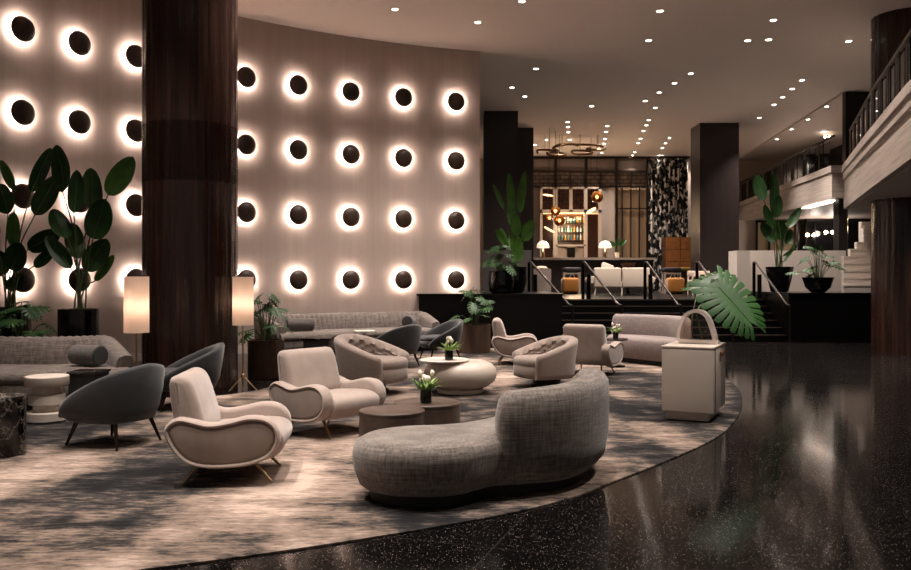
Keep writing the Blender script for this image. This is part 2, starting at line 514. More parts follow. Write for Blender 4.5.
# handrails
hr_pts = [(529, 572.5, 'leftmost'), (583, 622, 'second from left'), (645, 681, 'third from left'), (697, 733, 'fourth from left, behind the monstera leaf'), (754, 790, 'rightmost')]
for x0, x1, wd in hr_pts:
    a = Vector((X(x0, 21.5), 21.5, SZ)); b = Vector((X(x1, 19.4), 19.4, 0))
    top = a + Vector((0, 0, .93))
    dr = (b - a); dr.z = 0; dr.normalize()
    bot = Vector((b.x, b.y, .86)) - dr*.18
    t = thing('handrail', f'thin metal stair handrail on black steps, {wd}', 'handrail', (a.x, a.y, 0), 0, 'handrails on the stage steps')
    off = Vector((a.x, a.y, 0))
    rail = catmull([p - off for p in [top, top + dr*.22 + Vector((0, 0, -.01)), bot, Vector((b.x, b.y, .84))]], 5)
    pts = [top - off - dr*.02, top - off + dr*.12, bot - off, Vector((b.x, b.y, .84)) - off]
    MB().tube(pts, .028, 10).build('rail', M['steel'], t)
    MB().tube([Vector((b.x, b.y, .84)) - off, Vector((b.x, b.y, 0)) - off], .026, 10).build('post', M['dark_metal'], t)
    MB().tube([a - off + Vector((0, 0, .0)), top - off], .04, 10).build('post', M['black_metal'], t)
    q = a + dr*.35
    MB().tube([Vector((q.x+.0, q.y, SZ)) - off, Vector((q.x, q.y, SZ+.62)) - off], .055, 8).build('post', M['black_metal'], t)

# ------------------------------------------------------------------ mezzanine, right side
def EX(D): return 10.55 + .11*(D - 23.3)
struct('wall_mezzanine_fascia', MB().loft([[(EX(36), 36, 3.74), (EX(24), 24, 3.74), (EX(24)+.42, 24, 3.74), (16.6, 24.1, 3.74), (16.6, 36, 3.74)],
    [(EX(36), 36, 4.45), (EX(24), 24, 4.45), (EX(24)+.42, 24, 4.45), (16.6, 24.1, 4.45), (16.6, 36, 4.45)],
    [(EX(36)-.05, 36, 4.47), (EX(24)-.05, 23.95, 4.47), (EX(24)+.42, 23.95, 4.47), (16.6, 24.05, 4.47), (16.6, 36, 4.47)],
    [(EX(36)-.05, 36, 4.65), (EX(24)-.05, 23.95, 4.65), (EX(24)+.42, 23.95, 4.65), (16.6, 24.05, 4.65), (16.6, 36, 4.65)]]), M['fascia'], flat=True)
near = [(8.54, 18.7), (7.13, 14.68), (5.82, 10.87), (5.2, 9.0), (16.6, 9.0), (16.6, 18.7)]
def nloop(ins, z):
    q = offset_poly(near, ins)
    return [(p.x, p.y, z) for p in q]
struct('wall_balcony_fascia', MB().loft([nloop(.0, 2.99), nloop(0, 3.22), nloop(.02, 3.23), nloop(.02, 3.62), nloop(-.02, 3.64), nloop(-.02, 3.78), nloop(-.05, 3.8), nloop(-.05, 3.95)]), M['fascia'], flat=True)
struct('ceiling_mezzanine', MB().loft([[(EX(23.2), 23.2, ZC-.06), (EX(36), 36, ZC-.06), (16.6, 36, ZC-.06), (16.6, 23.2, ZC-.06)],
    [(EX(23.2), 23.2, ZC-.005), (EX(36), 36, ZC-.005), (16.6, 36, ZC-.005), (16.6, 23.2, ZC-.005)]]), M['offwhite'], flat=True)
struct('wall_mezzanine_end', MB().lohi((EX(23.2)+.02, 23.0, 4.65), (12.3, 23.2, ZC-.02)), M['dark_wall'])
struct('wall_mezzanine', MB().loft([[(14.86, 35.99, 4.65), (13.6, 24, 4.65), (13.8, 24, 4.65), (15.06, 35.99, 4.65)], [(14.86, 35.99, ZC-.07), (13.6, 24, ZC-.07), (13.8, 24, ZC-.07), (15.06, 35.99, ZC-.07)]]), M['glass_dark'], flat=True)
# wall under the mezzanine with framed glass door and dark window
Dm = 33.0
struct('wall_under_mezzanine', MB().lohi((X(738, Dm), Dm, SZ), (X(798, Dm), Dm+.2, 3.735)), M['pale'])
wn = struct('window_1', MB().lohi((X(798, Dm)+.01, 32.2, SZ), (16.6, 32.4, 3.735)), M['glass_dark'])
fm = MB()
for px in (798.5, 806, 815, 835): fm.pbox(px, px+.8, 222, 292, 32.1, .08)
fm.build('window_frame', M['black_metal'], wn)
dr_ = struct('door_1', MB().pbox(757.5, 796, 222, 290, 32.85, .1), M['sheer'])
fm = MB()
for px in (756.5, 769, 782, 795): fm.pbox(px, px+1.4, 221, 290, 32.75, .1)
fm.pbox(756.5, 796.4, 220.5, 222.5, 32.75, .1)
fm.build('door_frame', M['black_metal'], dr_)
struct('column', MB().lohi((X(838, 24.2), 24.15, SZ), (X(847, 24.2), 24.5, 3.735)), M['dark_wall'])
for px, py, D, wd in ((810.5, 235, 31.9, 'below the mezzanine slab, left one'), (829, 232.2, 31.9, 'below the mezzanine slab, right one'), (809, 147, 33.2, 'on the upper mezzanine wall, farther one'), (827, 137, 29.6, 'on the upper mezzanine wall, nearer one')):
    t = thing('wall_lamp', f'twin white globe wall lamp against dark glass {wd}', 'lamp', P(px, py, D), 0, 'twin globe wall lamps')
    MB().box((0, .1, 0), (.2, .2, .05)).build('lamp_bracket', M['black_metal'], t)
    for s_ in (-1, 1):
        MB().lathe([(.001, -.07), (.05, -.05), (.07, 0), (.05, .05), (.001, .07)], (s_*.12, -.02, 0), 16).build('globe', M['bulb'], t)
    q = P(px, py, D); light('wall_lamp_light', 'POINT', (q.x - (.3 if py < 160 else 0), q.y-.45, q.z), 1 if py < 160 else 7, rad=.1)
    if py < 160: t.scale = (.6,)*3
# linear soffit lights
for (px, py, wd) in ((812.5, 205, 'farther'), (827.5, 201.2, 'nearer')):
    D = F*(3.74-H)/(CY-py)
    t = tag(MB().box((0, 0, 0), (.22, 1.5 if wd == 'farther' else 1.3, .03), rz=-.11).build('soffit_light', mat('soffit_glow_'+wd, '#ffe9d8', .5, emit=1)), f'bright linear ceiling light under the mezzanine slab, {wd} of two', 'ceiling light', 'linear soffit lights')
    t.location = (X(px, D), D, 3.70)

# mezzanine railing
def railing(path, z0, h, label, panel_n):
    t = thing('balcony_railing', label, 'railing', (path[0][0], path[0][1], z0))
    o = Vector((path[0][0], path[0][1], 0))
    pts = [Vector((p[0], p[1], 0)) - o for p in path]
    tot = [0]
    for a, b in zip(pts, pts[1:]): tot.append(tot[-1] + (b-a).length)
    def at(s):
        for i in range(len(pts)-1):
            if s <= tot[i+1] + 1e-6:
                return pts[i].lerp(pts[i+1], (s-tot[i])/(tot[i+1]-tot[i]))
        return pts[-1]
    MB().tube([p + Vector((0, 0, h)) for p in pts], .035, 8).build('top_rail', M['dark_metal'], t)
    L = tot[-1]
    for k in range(panel_n):
        s0, s1 = L*k/panel_n, L*(k+.72)/panel_n
        a, b = at(s0), at(s1)
        MB().loft([[a+Vector((0, 0, .02)), b+Vector((0, 0, .02)), b+Vector((.02, .02, .02)), a+Vector((.02, .02, .02))], [a+Vector((0, 0, h-.1)), b+Vector((0, 0, h-.1)), b+Vector((.02, .02, h-.1)), a+Vector((.02, .02, h-.1))]]).build('glass_panel', M['glass_dark'], t, flat=True)
        MB().tube([a, a + Vector((0, 0, h))], .022, 6).build('post', M['steel'], t)
        MB().tube([at(s0 + L*.3/panel_n)+Vector((0, 0, 0)), at(s0 + L*.3/panel_n) + Vector((0, 0, h))], .012, 6).build('post', M['black_metal'], t)
struct('ceiling_balcony_lit', MB().loft([[(p[0], p[1], 2.986) for p in nloop(.12, 0)], [(p[0], p[1], 2.996) for p in nloop(.12, 0)]]), M['offwhite'], flat=True)  # separate soffit sheet, paler colour stands in for light on the underside
railing([(EX(35.9)+.1, 35.9), (EX(24)+.1, 24.1)], 4.65, .86, 'dark glass balcony railing along the far mezzanine edge', 9)
railing([(8.62, 18.55), (7.2, 14.68), (5.9, 10.9), (5.3, 9.1)], 3.95, .74, 'dark glass balcony railing above the near stone fascia', 12)

# pale staircase behind the right column
st = thing('staircase', 'pale stone stair climbing behind the right-hand wood column', 'stairs', (0, 0, 0))
for k in range(10):
    yb = 20.3 + .12*k
    ytop = 292 - 7.8*(k+1)
    left = 843.5 if k < 4 else 843.5 + 6.6*(k-4+.01)
    zt = BT + .176*(k+1); zb = BT + .176*k
    s_ = MB().lohi((X(left, yb), yb, BT), (10.2, yb+.125, zt-.03))
    sp = s_.build('step', M['offwhite'], st)
    MB().lohi((X(left, yb), yb-.015, zt-.03), (10.2, yb+.125, zt)).build('tread', M['white_stone'], sp)
tag(MB().loft([[(X(848, 22.4), 22.4, SZ), (10.35, 22.4, SZ), (10.35, 22.43, SZ), (X(848, 22.4), 22.43, SZ)], [(X(848, 22.4), 22.4, 3.3), (10.35, 22.4, 3.3), (10.35, 22.43, 3.3), (X(848, 22.4), 22.43, 3.3)]]).build('stair_balustrade', M['glass_dark'], flat=True), 'dark glass balustrade panel behind the pale stone stair', 'railing')

# ------------------------------------------------------------------ wall sconces
def make_sconce():
    t = thing('wall_sconce', 'x', 'sconce', (0, 0, 0), 0, 'black dome sconces on the curved wall')
    # local +y = away from the wall
    R_ = Matrix.Rotation(-PI/2, 3, 'X')
    dome = [(.001, .185), (.06, .181), (.115, .168), (.16, .145), (.19, .118), (.2, .098), (.196, .088), (.17, .09), (.001, .093)]
    MB().lathe(dome, (0, 0, 0), 40, M=R_).build('dome', M['sconce'], t)
    MB().lathe([(.055, .0), (.055, .1)], (0, 0, 0), 20, M=R_).build('mount', M['black_metal'], t)
    g = MB()
    loops = []
    for r, z in ((.17, .084), (.17, .09), (.12, .09), (.12, .084)):
        loops.append([R_ @ Vector((r*math.cos(2*PI*j/32), r*math.sin(2*PI*j/32), z)) for j in range(32)])
    g.ring(loops)
    g.build('light_ring', M['glow'], t)
    return t
rows = [(5.36, 'top'), (4.055, 'second'), (2.745, 'third'), (1.435, 'bottom')]
cols = [24, 80.5, 137, 193, 247, 299, 351.5, 404, 456.5]
first = None; vis = 0
for ci, px in enumerate(cols):
    a = wall_angle(px, .12); p = wall_pt(a, .0)
    inward = (WC - p); rz = math.atan2(inward.y, inward.x) - PI/2
    if px != 193: vis += 1
    for z, rn in rows:
        if px == 193: lab = f'backlit black dome sconce hidden behind the round wood column, {rn} row'
        else: lab = f'backlit black dome sconce, {rn} row, {ORD[vis-1]} in view from the left'
        if first is None:
            first = make_sconce(); first.location = (p.x, p.y, z); first.rotation_euler = (0, 0, rz); first['label'] = lab
        else: dup(first, (p.x, p.y, z), rz, lab)

# ------------------------------------------------------------------ downlights
def make_downlight():
    t = thing('recessed_downlight', 'x', 'ceiling light', (0, 0, 0), 0, 'recessed ceiling downlights')
    MB().ring([[(r*math.cos(2*PI*j/24), r*math.sin(2*PI*j/24), z) for j in range(24)] for r, z in ((.085, -.001), (.085, -.008), (.06, -.012), (.06, -.001))]).build('trim_ring', M['trimring'], t)
    MB().lathe([(.058, -.002), (.05, -.009), (.001, -.010)], (0, 0, 0), 24).build('lens', M['down_glow'], t)
    return t
clusters = [
 ('row beside the balcony edge', [(802, 80), (792.2, 88.7), (782.7, 97), (774, 104.5), (759.3, 117.6)], 1.5),
 ('slanting row of four over the steps', [(690.9, 73.3), (674.6, 83), (659.2, 92.2), (645, 100.7)], 1),
 ('long row leading to the tall bar window', [(655.2, 107.6), (648.6, 119.9), (646.4, 125), (643.5, 130.7), (640.6, 138.4), (638.4, 143), (634.7, 152), (632.7, 155.3)], .35),
 ('short row in front of the patterned curtain', [(669.5, 137.8), (665.5, 143), (662.3, 147.8), (659, 155.3)], .35),
 ('row right of the brass chandelier', [(607.3, 125.9), (606, 131.6), (605, 138.7), (604, 143.5), (601.8, 152.7)], .35),
 ('row in front of the brass chandelier', [(567.6, 121.9), (568, 126.7), (568.5, 132), (569.6, 139.6)], .35),
 ('pair left of the brass chandelier', [(546.5, 139.8), (535, 144.7)], .35),
 ('group of three near the curved wall end', [(536, 68.5), (512, 87.3), (524.8, 96.2)], 1),
 ('arc of three next to the curved wall top', [(522, 1), (395, 9), (477.7, 22)], 1),
 ('nearest pair at mid ceiling', [(660, 10.8), (648.6, 40.2)], 1),
 ('dim pair toward the top right', [(747.7, 40.3), (768.6, 39.4)], .6),
]
singles = [((591.6, 105.9), 'lone recessed downlight in the ceiling ahead of the chandelier', 1), ((773.2, 19.9), 'bright recessed downlight nearest the top right of the ceiling', 1),
           ((848.7, 41), 'recessed downlight beside the round column top at the balcony', 1), ((694.6, 155), 'far recessed downlight beside the dark right bar column', .35)]
dl0 = make_downlight(); used = False
SPOT_E = 165
def put_downlight(loc, lab, k, spot=95):
    global used
    if not used:
        t = dl0; t.location = loc; t['label'] = lab; used = True
    else: t = dup(dl0, loc, 0, lab)
    light('downlight_beam', 'SPOT', Vector(loc) + Vector((0, 0, -.03)), SPOT_E*k, rad=.06, spot=spot)
    return t
for nm, L, k in clusters:
    for i, (px, py) in enumerate(L):
        D = F*(ZC-H)/(CY-py)
        put_downlight((X(px, D), D, ZC), f'small recessed downlight, {ORD[i]} nearest in the {nm}', k)
for (px, py), lab, k in singles:
    D = F*(ZC-H)/(CY-py); put_downlight((X(px, D), D, ZC), lab, k)
for i, (px, py) in enumerate([(826.7, 106.3), (808, 119.3), (791.7, 129), (777, 139)]):
    D = F*(ZC-.06-H)/(CY-py)
    put_downlight((X(px, D), D, ZC-.06), f'small recessed downlight, {ORD[i]} nearest over the mezzanine walkway', .5)
over = [(-2.9, 6.6, 'front velvet chair'), (-.9, 5.2, 'front of the rug'), (.6, 6.3, 'kidney chaise'), (-1.3, 8.0, 'middle beige armchair'), (2.5, 9.3, 'white pedestal'),
        (-4.2, 9.2, 'channelled sofa'), (0.1, 10.4, 'white bowl table'), (-2.2, 11.0, 'floor lamp by the column'), (-2.6, 4.4, 'near corner of the rug'), (2.2, 12.6, 'beige armchair by the curved sofa'), (-.7, 13.6, 'rear velvet chairs'), (-1.9, 15.2, 'sofa under the sconces')]
for x, y, nm in over:  # added downlights out of view, put in to light the rug and seating
    put_downlight((x, y, ZC), f'added unseen downlight in the ceiling straight above the {nm}', 1.25, 74)

# ------------------------------------------------------------------ rug
rp = [(-1.52, 4.235), (-.68, 4.63), (.15, 5.11), (.71, 5.79-.24), (1.16, 6.1), (1.755, 6.85), (2.35, 7.7), (2.8, 8.56), (3.3, 9.78), (3.72, 11.2), (3.95, 12.6), (3.95, 14), (3.6, 15.3), (2.9, 16.4), (1.9, 17.2), (.6, 17.7), (-.8, 17.6),
      (-1.9, 16.9), (-2.6, 15.4), (-2.45, 13.9), (-2.35, 12.6), (-2.5, 11.2), (-3.1, 10.35), (-4.2, 10.38), (-5.6, 10.5), (-6.6, 9.4), (-6.9, 6.9), (-6.6, 4.4), (-5.0, 3.3), (-3.2, 3.55)]
rpts = [Vector((p.x, p.y)) for p in catmull([(a, b, 0) for a, b in rp], 8, True)]
for x, y, nm in ((4.6, 8.6, 'near granite walkway'), (5.0, 11.8, 'middle of the granite walkway'), (5.8, 14.4, 'granite floor before the balcony'), (3.6, 5.6, 'granite floor closest to the camera')):  # added unseen downlights that brighten the balcony fascia and walkway
    put_downlight((x, y, ZC), f'added unseen downlight in the ceiling straight above the {nm}', 1.3, 100)
for x, y, nm in ((7.5, 12.9, 'in front of'), (9.4, 14.9, 'beside')):  # added unseen downlights under the balcony to light the round column
    put_downlight((x, y, 2.985), f'added unseen downlight under the near balcony {nm} the round wood column', .9, 120)
rug = MB().outline(rpts, [(0, .001), (0, .010), (.012, .015)]).build('area_rug', M['rug'])
tag(rug, 'large round-edged abstract rug in streaked charcoal and beige under the lounge seating', 'rug')
RZ = .0215

# ------------------------------------------------------------------ lady armchairs
def make_armchair(label):
    t = thing('armchair', label, 'armchair', (0, 0, 0), 0, 'beige wraparound-arm armchairs', 1.05)
    XO = .39
    prof = [(.0, .36), (.03, .425), (.10, .455), (.19, .438), (.29, .415), (.41, .43), (.54, .458), (.66, .445), (.735, .375), (.742, .275), (.67, .18), (.52, .13), (.3, .118), (.15, .15), (.05, .245)]
    out = [Vector((p.x, p.y)) for p in catmull([(a, b, 0) for a, b in prof], 5, True)]
    for s_ in (-1, 1):
        y0 = .262
        def mp(x, z, h, s_=s_, y0=y0): return Vector((x - XO, s_*(y0 + h), z))
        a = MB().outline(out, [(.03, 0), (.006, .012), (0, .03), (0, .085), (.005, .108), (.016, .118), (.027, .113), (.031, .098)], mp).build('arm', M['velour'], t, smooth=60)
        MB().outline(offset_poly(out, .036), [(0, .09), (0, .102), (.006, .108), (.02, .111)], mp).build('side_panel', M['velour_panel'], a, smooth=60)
    # back: rounded thick slab leaning backwards
    bp = [(.25, .33), (.225, .48), (.17, .65), (.125, .71), (.065, .722), (.015, .685), (.02, .56), (.045, .4), (.075, .2), (.16, .17)]
    bo = [Vector((p.x, p.y)) for p in catmull([(a, b, 0) for a, b in bp], 5, True)]
    def mb_(x, z, h): return Vector((x - XO, h, z))
    MB().outline(bo, [(.06, -.30), (.022, -.293), (.005, -.275), (0, -.25), (0, .25), (.005, .275), (.022, .293), (.06, .30)], mb_).build('backrest', M['velour'], t, smooth=60)
    sp = [(.17, .33), (.4, .355), (.6, .365), (.72, .345), (.765, .29), (.745, .21), (.66, .155), (.45, .135), (.2, .14), (.13, .25)]
    so = [Vector((p.x, p.y)) for p in catmull([(a, b, 0) for a, b in sp], 5, True)]
    MB().outline(so, [(.05, -.275), (.012, -.272), (0, -.25), (0, .25), (.012, .272), (.05, .275)], mb_).build('seat', M['velour'], t, smooth=60)
    for s_ in (-1, 1):
        MB().tube([(.54-XO, s_*.21, .15), (.68-XO, s_*.25, 0)], .014, 8, .009).build('leg', M['brass'], t)
        MB().tube([(.22-XO, s_*.21, .16), (.1-XO, s_*.25, 0)], .014, 8, .009).build('leg', M['brass'], t)
    return t
A = make_armchair('nearest beige armchair with curled arms, in profile beside the grey velvet chair')
A.location = (-1.62, 6.22, RZ); A.rotation_euler = (0, 0, math.radians(5))
pB = G(329, 433)
dup(A, (pB.x, pB.y, RZ), math.radians(-39), 'beige armchair with curled arms left of the walnut drum tables')
pC = G(514, 364)
dup(A, (pC.x+.03, pC.y, RZ), math.radians(-4), 'beige armchair in profile in front of the black stage wall')
dup(A, (2.06, 12.9, RZ), math.radians(62), 'beige armchair seen from behind, left of the curved taupe sofa')

# ------------------------------------------------------------------ grey velvet tub chairs
def upath(half, n=5):
    pts = half + [(x, -y) for x, y in reversed(half[:-1])]
    return [Vector((p.x, p.y)) for p in catmull([(a, b, 0) for a, b in pts], n)]
def make_tub(label):
    t = thing('velvet_tub_chair', label, 'chair', (0, 0, 0), 0, 'grey velvet tub chairs')
    path = upath([(.36, .29), (.27, .35), (.10, .385), (-.09, .385), (-.25, .33), (-.36, .2), (-.40, 0)], 6)
    def sec(tt, i):
        k = 1 - abs(2*tt - 1)
        e = math.sin(min(1, k*1.02)*PI/2)
        top = .29 + .455*(.25*k + .75*e)
        zb = .235; h = top - zb
        ol = -.07*(1-k)
        return [(-.12, zb), (-.06, zb+.015), (-.02+ol*.2, zb + .2*h), (.01, zb+.55*h), (.03*k+.005, top-.035), (.025*k, top-.008), (.02*k-.02, top), (-.03, top-.012), (-.045, top-.05), (-.06, zb+.55*h), (-.08, zb+.15*h)]
    MB().sweep(path, sec).build('shell', M['grey_velvet'], t, smooth=70)
    base = [Vector((p.x, p.y)) for p in catmull([(a, b, 0) for a, b in [(.40, .0), (.38, .2), (.28, .30), (.1, .34), (-.1, .34), (-.26, .26), (-.33, .1), (-.33, -.1), (-.26, -.26), (-.1, -.34), (.1, -.34), (.28, -.30), (.38, -.2)]], 4, True)]
    MB().outline(base, [(.07, .215), (.02, .225), (.0, .25), (0, .33), (.01, .345)]).build('seat_base', M['grey_velvet'], t, smooth=60)
    MB().outline(offset_poly(base, .02), [(.02, .34), (0, .355), (0, .40), (.02, .425), (.07, .437), (.15, .44)]).build('seat_cushion', M['grey_velvet'], t, smooth=60)
    for sx, sy in ((1, 1), (1, -1), (-1, 1), (-1, -1)):
        MB().tube([(sx*.22, sy*.21, .24), (sx*.30, sy*.27, 0)], .022, 10, .011).build('leg', M['dark_metal'], t)
    return t
V = make_tub('nearest grey velvet tub chair, turned away beside the white stacked table')
V.location = (-2.98, 7.42, RZ); V.rotation_euler = (0, 0, math.radians(157)); V.scale = (.95,)*3
dup(V, (-3.02, 9.55, RZ), math.radians(200), 'grey velvet tub chair at the foot of the large round wood column')
dup(V, (X(396, 13.9), 13.9, RZ), math.radians(140), 'dark grey velvet tub chair with its back turned, behind the left tufted armchair')
dup(V, (X(440, 15.3), 15.3, RZ), math.radians(204), 'grey velvet tub chair in profile left of the small wood planter')

# ------------------------------------------------------------------ tufted barrel chairs
def make_barrel(label):
    t = thing('tufted_armchair', label, 'armchair', (0, 0, 0), 0, 'tufted barrel armchairs')
    path = upath([(.36, .40), (.2, .43), (.0, .43), (-.2, .385), (-.35, .24), (-.40, .0)], 9)
    npth = len(path)
    def sec(tt, i):
        k = 1 - abs(2*tt - 1)
        top = .475 + .235*math.sin(k*PI/2)**1.4
        zb = .13; h = top - zb
        ee = min(1, k/.09); o_ = -.06*(1-math.sqrt(1-(1-ee)**2)); top += o_*.6; h = top - zb
        s = [(-.13, zb), (-.05, zb+.01), (-.03+o_, zb+.08)]
        s += [(-.015+o_, zb+.5*h), (.02+o_, top-.06), (.015+o_, top-.02), (-.02+o_*.6, top), (-.07, top), (-.10-o_*.3, top-.03)]
        for m_ in range(9):
            v = m_/8
            z = top-.06 - v*(top-.06-.36)
            u = tt*9
            row = v*3.0
            b = abs(math.sin(PI*(u+row)/1)) * abs(math.sin(PI*(u-row)/1))
            s.append((-.10 - .02*v -   .042*b**.6*min(1, k/.1), z))
        s += [(-.15, .2)]
        return s
    MB().sweep(path, sec).build('shell', M['tuft'], t, smooth=80)
    bt = MB()
    for r_ in range(3):
        for j in range(9):
            tt = (j + .5*(r_ % 2) + .25)/9.5
            if tt > .97: continue
            i = int(tt*(npth-1)); p = path[i]; d = path[min(i+1, npth-1)] - path[max(i-1, 0)]; d.normalize(); nr = Vector((d.y, -d.x))
            k = 1-abs(2*tt-1); top = .475+.235*math.sin(k*PI/2)**1.4
            z = top - .09 - .085*r_
            q = Vector((p.x, p.y)) - nr*(.118+.012*r_)
            bt.lathe([(.001, -.012), (.013, 0), (.001, .012)], (q.x, q.y, z), 8)
    o = bt.build('tufting_buttons', M['tuft'], t); o['kind'] = 'stuff'
    seat = [Vector((p.x, p.y)) for p in catmull([(a, b, 0) for a, b in [(.45, 0), (.42, .2), (.33, .30), (.1, .32), (-.15, .28), (-.27, .12), (-.27, -.12), (-.15, -.28), (.1, -.32), (.33, -.30), (.42, -.2)]], 4, True)]
    MB().outline(seat, [(.05, .14), (.01, .16), (0, .2), (0, .30), (.008, .312), (.008, .318), (0, .33), (0, .39), (.02, .42), (.07, .435), (.15, .44)]).build('seat', M['tuft'], t, smooth=60)
    MB().lathe([(.24, 0), (.24, .03), (.2, .05), (.2, .135)], (0, 0, 0), 32).build('swivel_base', M['black_metal'], t)
    return t
T = make_barrel('tufted barrel armchair facing right, left of the white bowl table')
T.location = (X(370, 10.75), 10.75, RZ); T.rotation_euler = (0, 0, math.radians(-24)); T.scale = (1.02,)*3
dup(T, (X(546.5, 11.3), 11.3, RZ), math.radians(203), scale=.94, label= 'tufted barrel armchair facing left, right of the white bowl table')

# ------------------------------------------------------------------ kidney sofas
def make_chaise(name, label, base_pts, back_pts, fabric, zs=.42, zt=.765, hb=None, group=None):
    """world-space outline; thing origin at its centre"""
    cx = sum(p[0] for p in base_pts)/len(base_pts); cy = sum(p[1] for p in base_pts)/len(base_pts)
    t = thing(name, label, 'sofa', (cx, cy, RZ), 0, group)
    loc = [(a-cx, b-cy, 0) for a, b in base_pts]
    ol = [Vector((p.x, p.y)) for p in catmull(loc, 7, True)]
    MB().outline(ol, [(.12, 0), (.12, .075)]).build('plinth', M['black_matte'], t)
    MB().outline(ol, [(.13, .07), (.075, .075), (.045, .10), (.01, .2), (0, .29), (.008, zs-.07), (.03, zs-.03), (.07, zs-.008), (.13, zs), (.2, zs+.004)]).build('seat', fabric, t, smooth=60)
    bl = [(a-cx, b-cy, 0) for a, b in back_pts]
    bp = [Vector((p.x, p.y)) for p in catmull(bl, 8)]
    n = len(bp)
    def sec(tt, i):
        e = min(1, tt/.10, (1-tt)/.10); e = math.sqrt(max(0, 1-(1-e)**2))
        top = (zs + .1) + (zt - zs - .1)*(.45+.55*e) + (hb(tt) if hb else 0)
        w_ = .055 + .055*e
        zb = .085
        return [(w_*.2, zb), (w_*.75, zb+.06), (w_, .3), (w_*1.05, (top+.3)/2), (w_*1.0, top-.07), (w_*.7, top-.02), (w_*.15, top), (-w_*.5, top-.015), (-w_*.9, top-.06), (-w_*1.1, .5), (-w_*1.1, .3), (-w_*.6, zb)]
    MB().sweep(bp, sec).build('backrest', fabric, t, smooth=70)
    return t
K = 1.022
cb = [(-.15, 5.09), (.08, 5.17), (.27, 5.36), (.48, 5.42), (.75, 5.54), (.98, 5.86), (1.11, 6.28), (1.07, 6.65), (.85, 6.85), (.56, 6.78), (.36, 6.5), (.17, 6.18), (-.08, 5.98), (-.38, 5.90), (-.60, 5.70), (-.655, 5.40), (-.47, 5.15)]
cbk = [(.262, 5.47), (.45, 5.50), (.72, 5.64), (.91, 5.92), (1.02, 6.28), (.985, 6.58)]
make_chaise('kidney_chaise', 'grey tweed kidney-shaped chaise with curved back in the foreground', [(a*K, b*K) for a, b in cb], [(a*K, b*K) for a, b in cbk], M['tweed'], .405, .745, lambda u: -.055*max(0, 1-u*1.6))
# right curved sofa: faces the lounge (towards the left front)
rb = [(2.72, 15.3), (2.7, 14.85), (2.95, 14.4), (3.2, 14.02), (3.45, 13.68), (3.7, 13.6), (3.9, 13.85), (3.95, 14.3), (3.75, 14.8), (3.35, 15.25), (2.98, 15.5)]
rbk = [(3.86, 14.05), (3.73, 14.6), (3.38, 15.06), (3.05, 15.3), (2.82, 15.33)]
make_chaise('curved_sofa', 'taupe curved sofa with rounded back behind the white pedestal', rb, rbk, M['sofa_beige'], .44, .80)

# ------------------------------------------------------------------ channel-back sofas
def channel_sofa(name, label, path, seat_d, group=None, nch=30, right_arm=True, left_arm=True):
    """path = back line (outer rear), seat to the RIGHT of the path direction"""
    o = Vector((path[len(path)//2][0], path[len(path)//2][1]))
    t = thing(name, label, 'sofa', (o.x, o.y, RZ), 0, group)
    pl = [Vector(p[:2]) - o for p in path]; n = len(pl)
    MB().sweep(pl, lambda tt, i: [(.10, 0), (seat_d-.08, 0), (seat_d-.08, .09), (.10, .09)]).build('plinth', M['black_matte'], t)
    MB().sweep(pl, lambda tt, i: [(.05, .08), (seat_d-.04, .08), (seat_d-.01, .11), (seat_d, .2), (seat_d-.005, .285), (seat_d-.02, .30), (.05, .30)]).build('seat_base', M['chenille'], t, smooth=50)
    MB().sweep(pl, lambda tt, i: [(.22, .30), (seat_d-.03, .30), (seat_d+.01, .32), (seat_d+.015, .37), (seat_d-.01, .415), (seat_d-.06, .44), (.22, .445)]).build('seat_cushion', M['chenille'], t, smooth=60)
    def back(tt, i):
        b = abs(math.sin(PI*tt*nch))**.6*.025
        return [(0, .1), (-.02-b*.6, .4), (-.04-b*.6, .66), (-.02-b*.3, .715+b*.4), (.04, .74+b*.6), (.11, .735+b*.5), (.16+b, .69), (.19+b, .55), (.23+b, .42), (.24, .3), (.2, .1)]
    MB().sweep(pl, back).build('backrest', M['chenille'], t, smooth=50)
    for end, use in ((0, left_arm), (n-1, right_arm)):
        if not use: continue
        p = pl[end]; q = pl[1] if end == 0 else pl[n-2]
        d = (q - p).normalized() if end == 0 else (p - q).normalized()
        nr = Vector((d.y, -d.x))
        a = MB(); sgn = 1 if end == 0 else -1
        loops = []
        for k in range(9):
            u = k/8
            zt_ = .74 - .17*max(0, (u-.15)/.85)**1.2
            w_ = .09
            q0 = p + nr*(.0 + u*(seat_d-.06))
            loops.append([tuple(q0 + d*sgn*x) + (z,) for x, z in ((-.02, .1), (-.05, .4), (-.06, zt_-.06), (-.04, zt_-.01), (.03, zt_), (.10, zt_-.02), (.13, zt_-.08), (.12, .4), (.1, .1))])
        a.loft(loops).build('arm', M['chenille'], t, smooth=60)
    return t
lp = [tuple(p[:2]) for p in catmull([(-6.6, 10.22, 0), (-5.9, 10.14, 0), (-5.3, 10.06, 0), (-4.85, 10.03, 0), (-4.5, 10.12, 0), (-4.24, 10.31, 0)], 24)]
channel_sofa('channel_sofa', 'brown channel-backed sofa in front of the tall black planters', lp, 1.0, 'channel-backed sofas', 22, True, False)
a0, a1 = wall_angle(260, .75), wall_angle(424, .75)
wp = [wall_pt(a0 + (a1-a0)*i/200, .62) for i in range(201)]
channel_sofa('channel_sofa', 'curved channel-backed sofa against the sconce wall', wp, .95, 'channel-backed sofas', 34)
